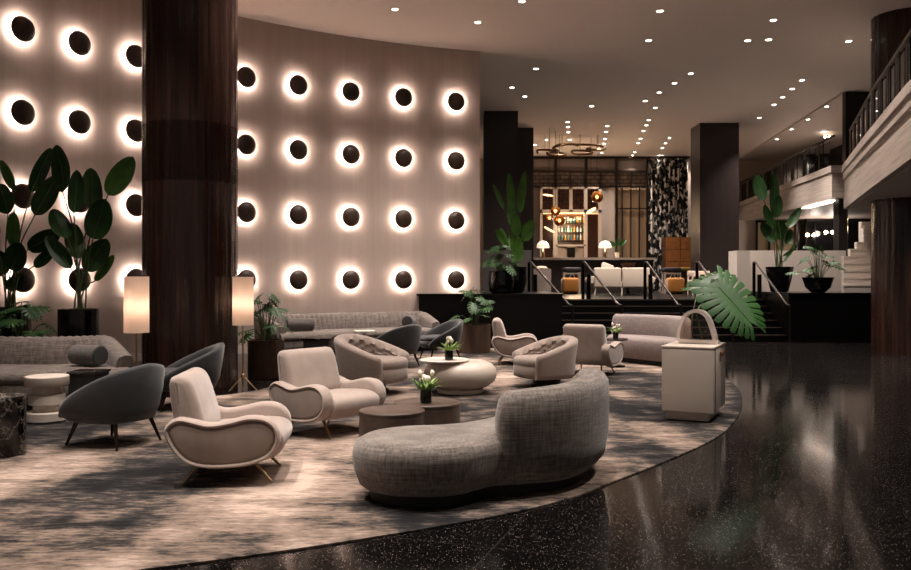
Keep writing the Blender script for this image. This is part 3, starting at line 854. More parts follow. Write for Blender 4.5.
def bolster(c, r, L, rz, label, z):
    t = thing('bolster_pillow', label, 'pillow', (c[0], c[1], z + r), rz, 'bolster pillows')
    Mx = Matrix.Rotation(PI/2, 3, 'Y')
    MB().lathe([(r*.97, -L/2+.012), (r, -L/2+.03), (r, L/2-.03), (r*.97, L/2-.012)], (0, 0, 0), 28, M=Mx).build('body', M['chenille_dark'], t, smooth=50)
    for s_ in (-1, 1):
        MB().lathe([(r*.96, s_*(L/2-.012)), (r*.9, s_*(L/2+.002)), (.001, s_*(L/2+.008))], (0, 0, 0), 28, M=Mx).build('end_cap', M['grey_velvet'], t, smooth=50)
bolster((-4.16, 9.62), .115, .40, math.radians(-25), 'grey bolster pillow at the right arm of the brown sofa', .475)
pb = wall_pt(wall_angle(300, 1.2), 1.2)
bolster((pb.x, pb.y), .12, .50, math.radians(20), 'dark grey bolster pillow at the left end of the curved wall sofa', .475)
pb = wall_pt(wall_angle(409, 1.2), 1.2)
bolster((pb.x, pb.y), .12, .34, math.radians(80), 'dark grey bolster pillow at the right arm of the curved wall sofa', .475)

# ------------------------------------------------------------------ tables
t = thing('bowl_coffee_table', 'round white bowl-shaped coffee table with offset tray top', 'table', (.06, 10.75, RZ))
MB().lathe([(.29, 0), (.29, .045), (.27, .055)], seg=48).build('plinth', M['white'], t)
MB().lathe([(.24, .05), (.34, .075), (.43, .14), (.465, .22), (.45, .30), (.40, .36), (.33, .39), (.30, .395), (.001, .395)], seg=64).build('body', M['cream'], t, smooth=50)
MB().lathe([(.001, .397), (.27, .398), (.30, .405), (.315, .42), (.30, .428), (.285, .42), (.001, .418)], (-.20, -.12, 0), 56).build('tray_top', M['white'], t)
for (x, y, r, z, lab) in ((X(392, 6.85), 6.85, .265, .375, 'walnut drum table nearer the chaise, left of the pair'), (X(427, 7.4), 7.4, .29, .36, 'walnut drum table holding the white flowers in a black vase')):
    t = thing('drum_table', lab, 'table', (x, y, RZ), 0, 'walnut drum tables')
    MB().lathe([(r-.02, 0), (r-.02, .03), (r-.001, .032), (r-.001, z-.03)], seg=56).build('drum_body', M['walnut'], t)
    MB().lathe([(r-.001, z-.03), (r, z-.028), (r, z-.004), (r-.005, z), (.001, z)], seg=56).build('tabletop', M['walnut'], t)
t = thing('stacked_side_table', 'white stone side table of stacked discs beside the velvet chair', 'table', (X(47, 8.6), 8.6, RZ))
MB().lathe([(.19, 0), (.2, .01), (.2, .085), (.19, .095)], seg=40).build('base_disc', M['white_stone'], t)
MB().lathe([(.13, .09), (.13, .17)], seg=40).build('neck', M['white_stone'], t)
MB().lathe([(.165, .165), (.17, .17), (.17, .265), (.165, .27)], seg=40).build('middle_disc', M['white_stone'], t)
MB().lathe([(.125, .265), (.125, .36)], seg=40).build('neck', M['white_stone'], t)
MB().lathe([(.20, .355), (.208, .365), (.208, .445), (.20, .452), (.001, .452)], seg=40).build('tabletop', M['white_stone'], t)
t = thing('marble_drum_table', 'black veined marble drum table cut by the picture edge', 'table', (X(0, 6.95), 6.95, RZ))
MB().lathe([(.19, 0), (.195, .01), (.195, .44)], seg=48).build('drum_body', M['marble'], t)
MB().lathe([(.2, .44), (.2, .468), (.195, .474), (.001, .474)], seg=48).build('tabletop', M['marble'], t)
t = thing('dark_side_table', 'dark square side table half hidden behind the nearest velvet chair', 'table', (X(89, 9.0), 9.0, RZ))
MB().box((0, 0, .22), (.3, .3, .44)).build('body', M['charcoal'], t); MB().box((0, 0, .452), (.33, .33, .022)).build('tabletop', M['marble'], t)
t = thing('cube_side_table', 'dark cube side table in front of the curved wall sofa', 'table', (X(318, 14.2), 14.2, RZ))
MB().box((0, 0, .21), (.42, .42, .42)).build('body', M['charcoal'], t); MB().box((0, 0, .435), (.46, .46, .03)).build('tabletop', M['marble'], t)
t = thing('white_side_table', 'small white side table in front of the curved wall sofa', 'table', (X(365, 15.7), 15.7, RZ))
MB().lathe([(.16, 0), (.16, .02), (.03, .04), (.03, .44)], seg=24).build('pedestal_base', M['white_stone'], t)
MB().lathe([(.2, .44), (.2, .475), (.001, .475)], seg=32).build('tabletop', M['white_stone'], t)
t = thing('dark_side_table', 'dark round side table with flowers beside the curved taupe sofa', 'table', (2.62, 13.9, RZ))
MB().lathe([(.15, 0), (.15, .02), (.03, .04), (.03, .43)], seg=24).build('pedestal_base', M['black_metal'], t)
MB().lathe([(.2, .43), (.2, .455), (.001, .455)], seg=32).build('tabletop', M['marble'], t)

# flowers
def leaf_strip(mb, base, tip, w, sag=.1, nrm=None, n=8, fold=.15, pw=.75, ex=.7):
    base, tip = Vector(base), Vector(tip); ax = tip - base; L = ax.length; ax.normalize()
    if nrm is None: nrm = Vector((0, -1, .2))
    side = ax.cross(nrm).normalized(); nn = side.cross(ax).normalized()
    rows_ = []
    for i in range(n+1):
        s = i/n
        wid = w*.5*max(.004, math.sin(PI*min(1, max(0, s))**pw))**ex
        c = base + ax*L*s + nn*(sag*L*math.sin(PI*s)) 
        rows_.append([c - side*wid + nn*wid*fold*2, c - side*wid*.5 + nn*wid*fold*.8, c, c + side*wid*.5 + nn*wid*fold*.8, c + side*wid + nn*wid*fold*2])
    b = len(mb.v)
    th = nn*.004
    for r_ in rows_: mb.v += [tuple(p) for p in r_]
    for i in range(n):
        for j in range(4):
            mb.f.append((b+i*5+j, b+i*5+j+1, b+(i+1)*5+j+1, b+(i+1)*5+j))
    return rows_
def flower_vase(loc, label, s=1, nfl=7, seed=1):
    rnd = random.Random(seed)
    t = thing('flower_vase', label, 'flowers', loc, 0, 'black vases of white flowers', s)
    MB().lathe([(.045, 0), (.05, .005), (.05, .115), (.044, .115), (.044, .08), (.001, .08)], seg=28).build('vase', M['black'], t)
    lv = MB(); stm = MB()
    for k in range(34):
        a = rnd.uniform(0, 2*PI); el = rnd.uniform(.15, 1.0); L = rnd.uniform(.10, .18)
        b = Vector((math.cos(a)*.025, math.sin(a)*.025, .10)); d = Vector((math.cos(a)*math.cos(el), math.sin(a)*math.cos(el), math.sin(el)))
        leaf_strip(lv, b, b + d*L, .028, .08, Vector((0, 0, 1)) if el < .8 else Vector((math.cos(a), math.sin(a), 0.1)), 5)
    o = lv.build('foliage', M['petal_leaf'], t, smooth=80)
    for k in range(nfl):
        a = 2*PI*k/nfl + rnd.uniform(-.3, .3); rr = rnd.uniform(.02, .075); h = rnd.uniform(.16, .235)
        top = Vector((math.cos(a)*rr, math.sin(a)*rr, h)); stm.tube([(math.cos(a)*.015, math.sin(a)*.015, .09), top], .003, 5)
        fl = MB()
        Mr = Matrix.Rotation(rnd.uniform(-.4, .4), 3, 'X') @ Matrix.Rotation(rnd.uniform(-.4, .4), 3, 'Y')
        fl.lathe([(.003, -.005), (.012, .005), (.019, .02), (.018, .035), (.010, .05), (.002, .055)], top, 10, M=Mr, mod=lambda a_, z: 1 + .18*math.cos(3*a_))
        fl.build('blossom', M['petal'], t, smooth=80)
    stm.build('stems', M['stem'], t)
    return t
flower_vase((X(426, 7.38), 7.35, RZ+.36), 'black vase of white tulips on the walnut drum table', 1.0, 8, 3)
flower_vase((X(449, 10.6), 10.62, RZ+.418), 'black vase with a pale flower on the white bowl table', 1.05, 6, 5)
flower_vase((2.62, 13.9, RZ+.455), 'small vase of white flowers behind the armchair seen from behind', .9, 6, 8)

# ------------------------------------------------------------------ floor lamps
def floor_lamp(px, D, label, zt=1.44):
    x = X(px, D)
    t = thing('floor_lamp', label, 'lamp', (x, D, RZ), 0, 'linen-shaded floor lamps')
    MB().tube([(0, 0, .17), (0, 0, zt-.05)], .011, 10).build('stem', M['brass'], t)
    MB().lathe([(.02, .15), (.03, .16), (.03, .2), (.02, .21)], seg=16).build('collar', M['brass'], t)
    for k in range(3):
        a = PI/2 + k*2*PI/3 + .25
        MB().tube([(0, 0, .18), (.2*math.cos(a), .2*math.sin(a), .0)], .011, 8, .008).build('leg', M['brass'], t)
    r = .135; z0 = zt-.62
    sh = MB().ring([[(rr*math.cos(2*PI*j/40), rr*math.sin(2*PI*j/40), z) for j in range(40)] for rr, z in ((r, z0), (r*.98, zt), (r*.98-.004, zt), (r-.004, z0))]).build('lamp_shade', M['linen'], t)
    MB().lathe([(.001, -.05), (.03, -.035), (.04, 0), (.03, .03), (.015, .05)], (0, 0, zt-.36), 16).build('bulb', M['lamp_bulb'], t)
    MB().tube([(-r+.006, 0, zt-.02), (r-.006, 0, zt-.02)], .004, 6).build('shade_spider', M['brass'], t)
    light('lamp_light', 'POINT', (x, D, RZ + zt-.33), 1.2, rad=.05, col=(1, .93, .87))
    return t
floor_lamp(136.5, 9.42, 'floor lamp with linen cylinder shade at the end of the brown sofa', 1.455)
floor_lamp(243, 10.95, 'floor lamp on brass tripod in front of the round wood column', 1.455)

# ------------------------------------------------------------------ plants
def pot_round(t, prof, m, soil_r, soil_z, seg=40):
    MB().lathe(prof, seg=seg).build('planter', m, t)
    MB().lathe([(soil_r, soil_z-.03), (soil_r, soil_z), (.001, soil_z+.02)], seg=24).build('soil', M['soil'], t)
def bop(label, px, D, potr, poth, leaves, soil_z, m=None, potprof=None, potm=None, zbase=0, group='bird-of-paradise plants', seed=1):
    rnd = random.Random(seed)
    loc = Vector((X(px, D), D, zbase))
    t = thing('potted_bird_of_paradise', label, 'plant', loc, 0, group)
    prof = potprof or [(potr*.94, 0), (potr, .01), (potr, poth), (potr-.03, poth), (potr-.03, poth-.08), (.001, poth-.08)]
    pot_round(t, prof, potm or M['black'], potr*.86, soil_z)
    lf = {0: MB(), 1: MB()}; stm = MB(); rib = MB()
    for (bx, by, tx, ty, wpx, *dd) in leaves:
        d0 = D + rnd.uniform(-.18, .18); d1 = d0 + rnd.uniform(-.22, .22)
        b = P(bx, by, d0) - loc; tp = P(tx, ty, d1) - loc
        w_ = wpx/F*D*.98
        view = -(P(bx, by, d0) - Vector((0, 0, H))); view.normalize()
        ax = (tp-b).normalized()
        nrm = (view + Vector((rnd.uniform(-.5, .5), 0, rnd.uniform(-.1, .5)))).normalized()
        k = 1 if (dd and dd[0]) else 0
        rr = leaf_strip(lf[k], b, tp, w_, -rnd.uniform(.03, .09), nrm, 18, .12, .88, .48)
        rib.tube([r_[2] + nrm*.004 for r_ in rr], .006, 5, .003)
        foot = Vector((rnd.uniform(-.08, .08), rnd.uniform(-.08, .08), soil_z - .02))
        mid = foot.lerp(b, .55); mid.z += .12; mid.x = foot.x + (b.x-foot.x)*.4
        stm.tube(catmull([foot, mid, b], 5), .013, 6, .008)
    a = lf[0].build('foliage', m or M['leaf_dark'], t, smooth=80)
    if lf[1].v: lf[1].build('lit_foliage', M['leaf'], t, smooth=80)['label'] = 'lighter green leaves with light put into the colour'
    stm.build('stems', M['stem'], t); rib.build('midribs', M['midrib'], t)
    return t
LB = [(63, 192, 56, 145, 21), (108, 195, 133, 157, 22, 1), (93, 211, 91, 168, 22), (74, 213, 77, 170, 16), (93, 239, 105, 199, 26), (67, 238, 53, 209, 20), (77, 259, 73, 223, 21), (86, 271, 107, 239, 23), (95, 281, 114, 255, 10, 1), (71, 268, 46, 236, 16)]
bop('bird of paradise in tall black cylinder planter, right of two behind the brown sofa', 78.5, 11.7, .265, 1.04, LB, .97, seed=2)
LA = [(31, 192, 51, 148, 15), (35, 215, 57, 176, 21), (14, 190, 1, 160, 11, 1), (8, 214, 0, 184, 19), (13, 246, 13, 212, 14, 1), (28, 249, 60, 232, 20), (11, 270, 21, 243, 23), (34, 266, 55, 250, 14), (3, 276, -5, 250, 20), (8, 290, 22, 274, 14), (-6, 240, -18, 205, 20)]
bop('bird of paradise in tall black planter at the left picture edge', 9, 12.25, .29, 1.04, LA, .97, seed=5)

def monstera_leaf(mb, rib, base, axis, nrm, L, W, N=8, droop=.15, gap=.16, cut=.5):
    base = Vector(base); axis = Vector(axis).normalized(); nrm = Vector(nrm)
    side = axis.cross(nrm).normalized(); nn = side.cross(axis).normalized()
    def mid(s): return base + axis*L*s - nn*(droop*L*s*s)
    us = (0, .25, cut, cut+.1, .78, .92, 1.0)
    def pt(s, u, sg, cr):
        ph = math.radians(-50 + 118*s)
        ln = W*.5*(1.02 - .42*s*s)
        return mid(s) + (side*sg*math.cos(ph) + axis*math.sin(ph))*ln*u - nn*(.13*W*.5*u*u) + nn*(.03*L*math.sin(u*PI)) - nn*cr
    for sg in (-1, 1):
        for k in range(N):
            s0, s1 = k/N, (k+1)/N
            rows_ = []
            for u in us:
                g = 0 if u <= cut else gap*min(1, (u-cut)/.12)
                if u > .95: g = .24
                a, b = s0 + g*(s1-s0), s1 - g*(s1-s0)
                m_ = (a+b)/2
                rows_.append([pt(a, u, sg, .02*L/N*4*u), pt(m_, u*(1.02 if u > .95 else 1), sg, 0), pt(b, u, sg, .02*L/N*4*u)])
            bidx = len(mb.v)
            for q in rows_: mb.v += [tuple(p) for p in q]
            for i in range(len(us)-1):
                for j in range(2):
                    mb.f.append((bidx+i*3+j, bidx+i*3+j+1, bidx+(i+1)*3+j+1, bidx+(i+1)*3+j))
    if rib is not None: rib.tube([mid(s/6) + nn*.004 for s in range(7)], L*.011, 5, L*.004)
def monstera(label, loc, n, spread, h0, h1, size, seed, pot, potm, soil_r, soil_z, front=0, group='potted monsteras'):
    rnd = random.Random(seed)
    t = thing('potted_monstera', label, 'plant', loc, 0, group)
    pot_round(t, pot, potm, soil_r, soil_z)
    lf = MB(); stm = MB(); rib = MB()
    for k in range(n):
        a = 2*PI*k/n + rnd.uniform(-.35, .35)
        q_ = rnd.random(); rr = spread*(.15 + .85*q_); h = soil_z + h0 + (h1-h0)*(1 - q_)**.8*rnd.uniform(.75, 1.1) + .08
        tipb = Vector((math.cos(a)*rr*.75, math.sin(a)*rr*.75, h))
        foot = Vector((math.cos(a)*.05, math.sin(a)*.05, soil_z))
        stm.tube(catmull([foot, foot.lerp(tipb, .5) + Vector((0, 0, .1)), tipb], 4), .009, 5, .006)
        ax = Vector((math.cos(a), math.sin(a), rnd.uniform(-.9, .3)))
        nrm = Vector((math.cos(a)*.5 + rnd.uniform(-.3, .3), math.sin(a)*.5 - .35, .9))
        L = size*rnd.uniform(.65, 1.1)
        monstera_leaf(lf, rib, tipb, ax, nrm, L*.7, L*.9, 6, .22, .2, .45)
    lf.build('foliage', M['leaf_mon'], t, smooth=80); stm.build('stems', M['stem'], t); rib.build('midribs', M['midrib'], t)
    return t
pc = lambda r, h: [(r*.96, 0), (r, .01), (r, h), (r-.025, h), (r-.025, h-.06), (.001, h-.06)]
monstera('monstera behind the brown sofa in front of the leftmost planter', (X(22, 10.95), 10.95, 0), 15, .46, .1, .5, .30, 4, pc(.25, .62), M['black'], .22, .57)
monstera('monstera in bronze planter right of the round wood column', (X(266, 12.5), 12.5, 0), 19, .42, .05, .72, .24, 7, pc(.265, .56), M['pot_bronze'], .235, .51)
monstera('monstera in small wood planter before the black stage wall', (X(474, 17.0), 16.7, 0), 18, .5, .05, .72, .29, 9, pc(.32, .56), M['pot_wood'], .28, .51)
bowl = lambda r, h: [(r*.35, 0), (r*.5, .01), (r*.82, h*.4), (r, h), (r-.03, h), (r*.75, h*.5), (.001, h*.45)]
monstera('dark monstera in wide black bowl on the left stage wall', (X(501, 19.05), 19.05, BT), 16, .42, .02, .7, .30, 12, [(.2, 0), (.26, .05), (.3, .25), (.28, .5), (.25, .5), (.24, .4), (.001, .4)], M['black'], .24, .42)
LS = [(513, 222, 509, 173, 9), (520, 213, 525, 171, 9, 1), (504, 209, 493, 184, 5, 1), (512, 226, 510, 196, 9), (507, 246, 496, 229, 7, 1), (524, 241, 532, 220, 13), (514, 250, 511.5, 231, 11), (506, 246, 500, 228, 8), (517, 236, 514, 212, 11), (517, 262, 518, 236, 13)]
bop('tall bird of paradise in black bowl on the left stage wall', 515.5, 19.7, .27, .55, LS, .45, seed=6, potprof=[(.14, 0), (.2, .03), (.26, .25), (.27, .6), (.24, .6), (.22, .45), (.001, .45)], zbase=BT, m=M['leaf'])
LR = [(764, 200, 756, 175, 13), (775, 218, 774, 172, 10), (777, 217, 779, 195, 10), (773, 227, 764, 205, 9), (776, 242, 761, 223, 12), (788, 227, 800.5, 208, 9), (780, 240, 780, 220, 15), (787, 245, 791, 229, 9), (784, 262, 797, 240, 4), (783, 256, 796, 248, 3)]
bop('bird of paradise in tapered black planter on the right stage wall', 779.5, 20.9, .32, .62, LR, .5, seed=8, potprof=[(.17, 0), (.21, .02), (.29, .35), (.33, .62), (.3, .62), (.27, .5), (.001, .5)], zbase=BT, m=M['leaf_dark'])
monstera('spreading monstera in shallow black bowl on the right stage wall', (X(818, 20.0), 20.0, BT), 18, .68, .0, .75, .30, 21, [(.12, 0), (.16, .01), (.28, .12), (.36, .36), (.33, .36), (.26, .2), (.001, .2)], M['black'], .27, .27)

# ------------------------------------------------------------------ pedestal with leaf
PR = math.radians(-26)
pp = Vector((2.49, 8.86, RZ))
t = thing('display_pedestal', 'glossy off-white box pedestal at the edge of the rug', 'pedestal', pp, PR)
MB().box((-.02, .02, .045), (.42, .62, .09)).build('plinth', M['white'], t)
MB().rbox((0, 0, .41), (.51, .78, .64), .012, 2).build('body', M['pedestal'], t)
MB().rbox((0, 0, .742), (.52, .79, .022), .006, 2).build('tabletop', M['cream'], t)
MB().box((.2555, -.30, .41), (.012, .01, .62)).build('front_seam', M['charcoal'], t)
MB().rbox((.268, .05, .66), (.02, .16, .05), .006, 2).build('handle', M['tan'], t)['label'] = 'tan leather handle'
MZ = RZ + .754
Rm = Matrix.Rotation(PR, 3, 'Z')
vloc = pp + Rm @ Vector((.04, .04, 0)); vloc.z = MZ
t = thing('acrylic_vase', 'clear acrylic arch vase on the white pedestal', 'vase', vloc, PR)
arch = [Vector((p.x, p.y)) for p in catmull([(a, b, 0) for a, b in [(-.21, .03), (-.2, .18), (-.14, .31), (-.02, .36), (.09, .31), (.15, .18), (.18, .03), (.1, .01), (-.1, .01)]], 5, True)]
inn = offset_poly(arch, .035)
mpv = lambda x, z, h: Vector((x, h, z))
fr = []
n_ = len(arch)
def rl(pl_, y): return [Vector((p.x, y, p.y)) for p in pl_]
MB().ring([rl(arch, -.08), rl(arch, .08), rl(inn, .08), rl(inn, -.08)]).build('arch', M['acrylic'], t, smooth=50)
MB().rbox((0, 0, .02), (.40, .16, .04), .008, 2).build('base', M['acrylic'], t)
for y_ in (-.07, .07): MB().loft([rl(inn, y_-.004), rl(inn, y_+.004)]).build('clear_panel', M['clear'], t, smooth=50)
b3 = vloc + Vector((.03, 0, .05))
t2 = thing('monstera_leaf', 'large single monstera leaf standing in the acrylic vase', 'leaf', b3, 0)
D0 = 9.05
jb = P(719, 287, D0) - b3; tip = P(751, 321, D0-.2) - b3
ax = (tip - jb)
lf = MB(); rb_ = MB()
monstera_leaf(lf, rb_, jb, ax, Vector((.15, -.8, .5)), ax.length*1.0, .66, 11, .05, .11, .4)
lf.build('blade', mat('big_leaf_green', '#2b5323', .42, col2='#20431a', scale=(5, 5, 5), spec=.5), t2, smooth=80)
rb_.build('midrib', M['midrib'], t2)
MB().tube(catmull([Vector((0, 0, 0)), Vector((-.02, .03, .15)), Vector((-.03, .05, .3)), jb + Vector((-.03, .03, -.02)), jb], 5), .009, 8).build('stem', M['stem'], t2)
b4 = vloc + Vector((-.06, .03, .05))
t3 = thing('monstera_leaf', 'smaller dark monstera leaf behind the large leaf on the pedestal', 'leaf', b4, 0)
lf = MB(); rb_ = MB()
jb = P(698, 290, 9.2) - b4; tip = P(722, 275, 9.3) - b4
monstera_leaf(lf, rb_, jb, tip - jb, Vector((.0, -.6, .8)), (tip-jb).length*1.2, .36, 8, .12, .16)
lf.build('blade', M['leaf_dark'], t3, smooth=80); rb_.build('midrib', M['midrib'], t3)
MB().tube(catmull([Vector((0, 0, 0)), Vector((.0, .02, .2)), jb], 5), .008, 8).build('stem', M['stem'], t3)

# ------------------------------------------------------------------ bar
DW = 35.3
wn = struct('window_2', MB().pbox(533, 648, 171.5, 186, DW+.1, .08), M['lattice'])
MB().pbox(533, 648, 158, 171, DW+.1, .08).build('transom_pane', mat('transom_glass', '#8b7c74', .4), wn)
MB().pbox(617, 648, 187, 262, DW+.1, .05).build('pane', M['sheer'], wn)
fm = MB()
fm.pbox(530, 690, 156.3, 158.6, DW-.1, .15); fm.pbox(530, 650, 170.3, 172.2, DW-.1, .15); fm.pbox(530, 650, 185.6, 187.4, DW-.1, .15)
for px in (555, 585.2, 615.5, 646.8): fm.pbox(px, px+2.4, 157, 187 if px < 600 else 262, DW-.12, .15)
for px in (570, 600.5, 631): fm.pbox(px, px+.9, 172, 186, DW-.08, .1)
for px in (622, 630.5, 639): fm.pbox(px, px+.9, 187, 262, DW-.08, .1)
fm.pbox(617, 648, 208, 209, DW-.08, .1)
fm.build('window_frame', M['dark_metal'], wn)
struct('wall_bar', MB().pbox(531, 617, 187.4, 270, DW, .15), M['pale'])
struct('wall_bar_right', MB().pbox(649, 712, 158.6, 300, DW+.1, .15), M['pale'])
# patterned curtain with folds
cu = MB(); loops = []
for i in range(121):
    u = i/120; x = X(648.5, 34.9) + (X(688, 34.9)-X(648.5, 34.9))*u
    y = 34.9 + .07*math.sin(u*2*PI*9)
    loops.append([(x, y, SZ), (x, y, Z(158.5, 34.9)), (x, y+.02, Z(158.5, 34.9)), (x, y+.02, SZ)])
cu.loft(loops)
tag(cu.build('patterned_curtain', M['curtain']), 'tall curtain with black and white leaf print beside the bar window', 'curtain')
# back-bar cabinet
DCB = 34.7
cab = thing('bar_cabinet', 'cream back-bar cabinet with glazed doors and lit shelves', 'cabinet', (X(570, DCB), DCB, SZ))
co_ = Vector((X(570, DCB), DCB, SZ))
def cbox(x0, x1, y0, y1, D, dep):
    m_ = MB().pbox(x0, x1, y0, y1, D, dep); m_.v = [tuple(Vector(v) - co_) for v in m_.v]; return m_
cbox(540, 601, 186.8, 290, DCB+.25, .3).build('back_panel', M['cream'], cab)
fr = MB()
for a in ((540, 542.5), (553.2, 557.5), (569.3, 572.6), (584, 587.5), (598.5, 601.5)):
    m_ = cbox(a[0], a[1], 186.8, 212 if 560 < a[0] < 580 else 259, DCB, .25); fr.add(m_.v, m_.f)
for b_ in ((186.8, 188.8), (209.5, 212.8), (257.5, 290), (244.5, 246.2)):
    m_ = cbox(556 if b_[0] == 244.5 else 540, 586 if b_[0] == 244.5 else 601.5, b_[0], b_[1], DCB, .25); fr.add(m_.v, m_.f)
fr.build('face_frame', M['cream'], cab, flat=True)
for a in ((542.5, 553.2), (557.5, 569.3), (572.6, 584), (587.5, 598.5)):
    d_ = cbox(a[0], a[1], 188.8, 209.5, DCB+.1, .05).build('door', M['glass_brown'], cab)
    mm = MB()
    m_ = cbox((a[0]+a[1])/2-.35, (a[0]+a[1])/2+.35, 188.8, 209.5, DCB+.05, .05); mm.add(m_.v, m_.f)
    for yy in (195, 201.5):
        m_ = cbox(a[0], a[1], yy, yy+.7, DCB+.05, .05); mm.add(m_.v, m_.f)
    mm.build('muntin', M['dark_metal'], d_, flat=True)
for a in ((542.5, 553.2), (587.5, 598.5)):
    cbox(a[0], a[1], 212.8, 257.5, DCB+.12, .05).build('side_door', M['glass_brown'], cab)
cbox(556.5, 586, 213, 244.5, DCB+.22, .03).build('niche_back', mat('niche_back', '#4a3020', .3), cab)
for yy in (223, 232, 240):
    cbox(556.5, 586, yy, yy+.7, DCB+.02, .2).build('shelf', M['dark_metal'], cab)
cbox(557.5, 585, 213, 213.8, DCB+.12, .05).build('shelf_light', M['shelf_glow'], cab)
for a in ((543.2, 552.6), (588.2, 598)):
    cbox(a[0], a[1], 213.2, 214, DCB+.02, .05).build('shelf_light', M['shelf_glow'], cab)
for px, py in ((563, 219), (571, 219), (579, 218)):
    light('niche_light', 'POINT', P(px, py, DCB+.05), 2.5, rad=.03, col=(1, .66, .36))
light('niche_light', 'POINT', P(571, 229, DCB-.2), 5, rad=.05, col=(1, .72, .45))
# bottles on shelves
bc = {'green': mat('bottle_green', '#3f6a4d', .15), 'amber': mat('bottle_amber', '#a06a30', .15), 'clear': mat('bottle_clear', '#b7c2bd', .12), 'blue': mat('bottle_teal', '#4a7077', .15)}
rnd = random.Random(11)
for yy, nm in ((223, 'top'), (232, 'middle'), (240, 'bottom')):
    for k in range(9):
        D = DCB + .1; px = 558.6 + 3.15*k
        h = rnd.uniform(.2, .29); r = rnd.uniform(.035, .05); cn = rnd.choice(['green', 'amber', 'clear', 'blue', 'clear'])
        loc = P(px, yy, D)
        t = tag(MB().lathe([(r, 0), (r, h*.6), (r*.35, h*.75), (r*.3, h), (.001, h)], seg=10).build('bottle', bc[cn]), f'{"teal" if cn == "blue" else cn} bottle, {ORD[k]} from left on the {nm} back-bar shelf', 'bottle', 'bottles on the back bar')
        t.location = loc
t = thing('espresso_machine', 'dark espresso machine on the worktop of the back-bar cabinet', 'machine', P(571, 257.3, DCB+.1))
MB().box((0, 0, .2), (.3, .2, .4)).build('body', M['black_metal'], t); MB().box((0, -.06, .42), (.34, .3, .06)).build('hood', M['steel'], t)
# bar counter
DB = 31.0
t = thing('bar_counter', 'long bar counter with pale stone top and dark front', 'counter', (X(592, DB), DB+.3, SZ))
oo = Vector((X(592, DB), DB+.3, SZ))
m_ = MB().pbox(530, 656, 257.6, 259.8, DB-.15, .75); m_.v = [tuple(Vector(v)-oo) for v in m_.v]; m_.build('worktop', M['counter'], t)
m_ = MB().lohi((X(532, DB), DB+.1, SZ), (X(654, DB), DB+.5, Z(259.9, DB-.15))); m_.v = [tuple(Vector(v)-oo) for v in m_.v]; m_.build('front_panel', M['counter_front'], t)
ZB = Z(257.6, DB-.15)
for px, wd in ((543, 'left'), (605, 'right')):
    t = thing('mushroom_lamp', f'lit mushroom table lamp with gold stem on the bar counter, {wd} one', 'lamp', (X(px, DB+.1), DB+.1, ZB), 0, 'mushroom lamps on the bar')
    MB().lathe([(.10, 0), (.10, .02), (.06, .03), (.06, .42)], seg=20).build('stem', M['brass'], t)
    MB().lathe([(.235, .36), (.235, .40), (.2, .52), (.12, .60), (.001, .63)], seg=28).build('lamp_shade', M['mush'], t)
    light('mushroom_light', 'POINT', (X(px, DB), DB-.05, ZB+.3), 1.2, rad=.1)
# small leafy plant on counter
t = thing('counter_plant', 'small leafy plant behind the right mushroom lamp on the bar', 'plant', (X(617, DB+.35), DB+.35, ZB))
MB().lathe([(.07, 0), (.09, .2), (.07, .2), (.001, .15)], seg=16).build('planter', M['ivory'], t)
lf = MB(); stm = MB()
for (dx, dz, w_) in ((-.28, .62, .16), (.35, .68, .17), (.05, .75, .14), (-.12, .5, .12)):
    leaf_strip(lf, (dx*.3, 0, .42), (dx, 0, dz), w_, .08, Vector((0, -1, .5)), 6); stm.tube([(0, 0, .15), (dx*.3, 0, .42)], .008, 5)
lf.build('foliage', M['leaf_dark'], t, smooth=80); stm.build('stems', M['stem'], t)
# stools at the counter
for px, wd, pz in ((571.5, 'left', None), (671.5, 'right', None)):
    D = 30.0
    t = thing('bar_stool', f'white-framed bar stool with dark padded seat, {wd} of two behind the ochre poufs', 'stool', (X(px, D), D, SZ), 0, 'bar stools')
    w_ = .27
    MB().rbox((0, 0, .83), (.62, .42, .16), .04, 3).build('seat', M['charcoal'], t)
    for sx in (-1, 1):
        for sy in (-1, 1):
            MB().box((sx*w_, sy*.17, .375), (.045, .045, .75)).build('leg', M['ivory'], t)
    MB().box((0, -.17, .70), (.56, .035, .05)).build('frame_rail', M['ivory'], t)
    for s_ in (-1, 1): MB().tube([(s_*.02, -.17, .70), (s_*.12, -.17, .5)], .014, 6).build('brace', M['ivory'], t)
for px, wd in ((570, 'left'), (675, 'right')):
    D = 28.6
    t = thing('pouf', f'ochre velvet pouf on the bar level, {wd} one of two', 'pouf', (X(px, D), D, SZ), 0, 'ochre poufs')
    MB().rbox((0, 0, .3), (.56, .5, .50), .09, 4).build('cushion', M['orange'], t)
    MB().box((0, 0, .03), (.42, .38, .06)).build('base', M['black_matte'], t)
# cart on the left
t = thing('bar_side_cabinet', 'small pale cabinet at the left end of the bar counter', 'cabinet', (X(541.5, 29.5), 29.5, SZ))
MB().box((0, 0, .43), (.62, .45, .86)).build('body', M['pale'], t)
for z in (.25, .62): MB().box((0, -.235, z), (.56, .02, .34)).build('drawer', M['offwhite'], t)
MB().lathe([(.2, .86), (.22, .88), (.15, .95), (.001, .97)], seg=20).build('tray', M['ivory'], t)
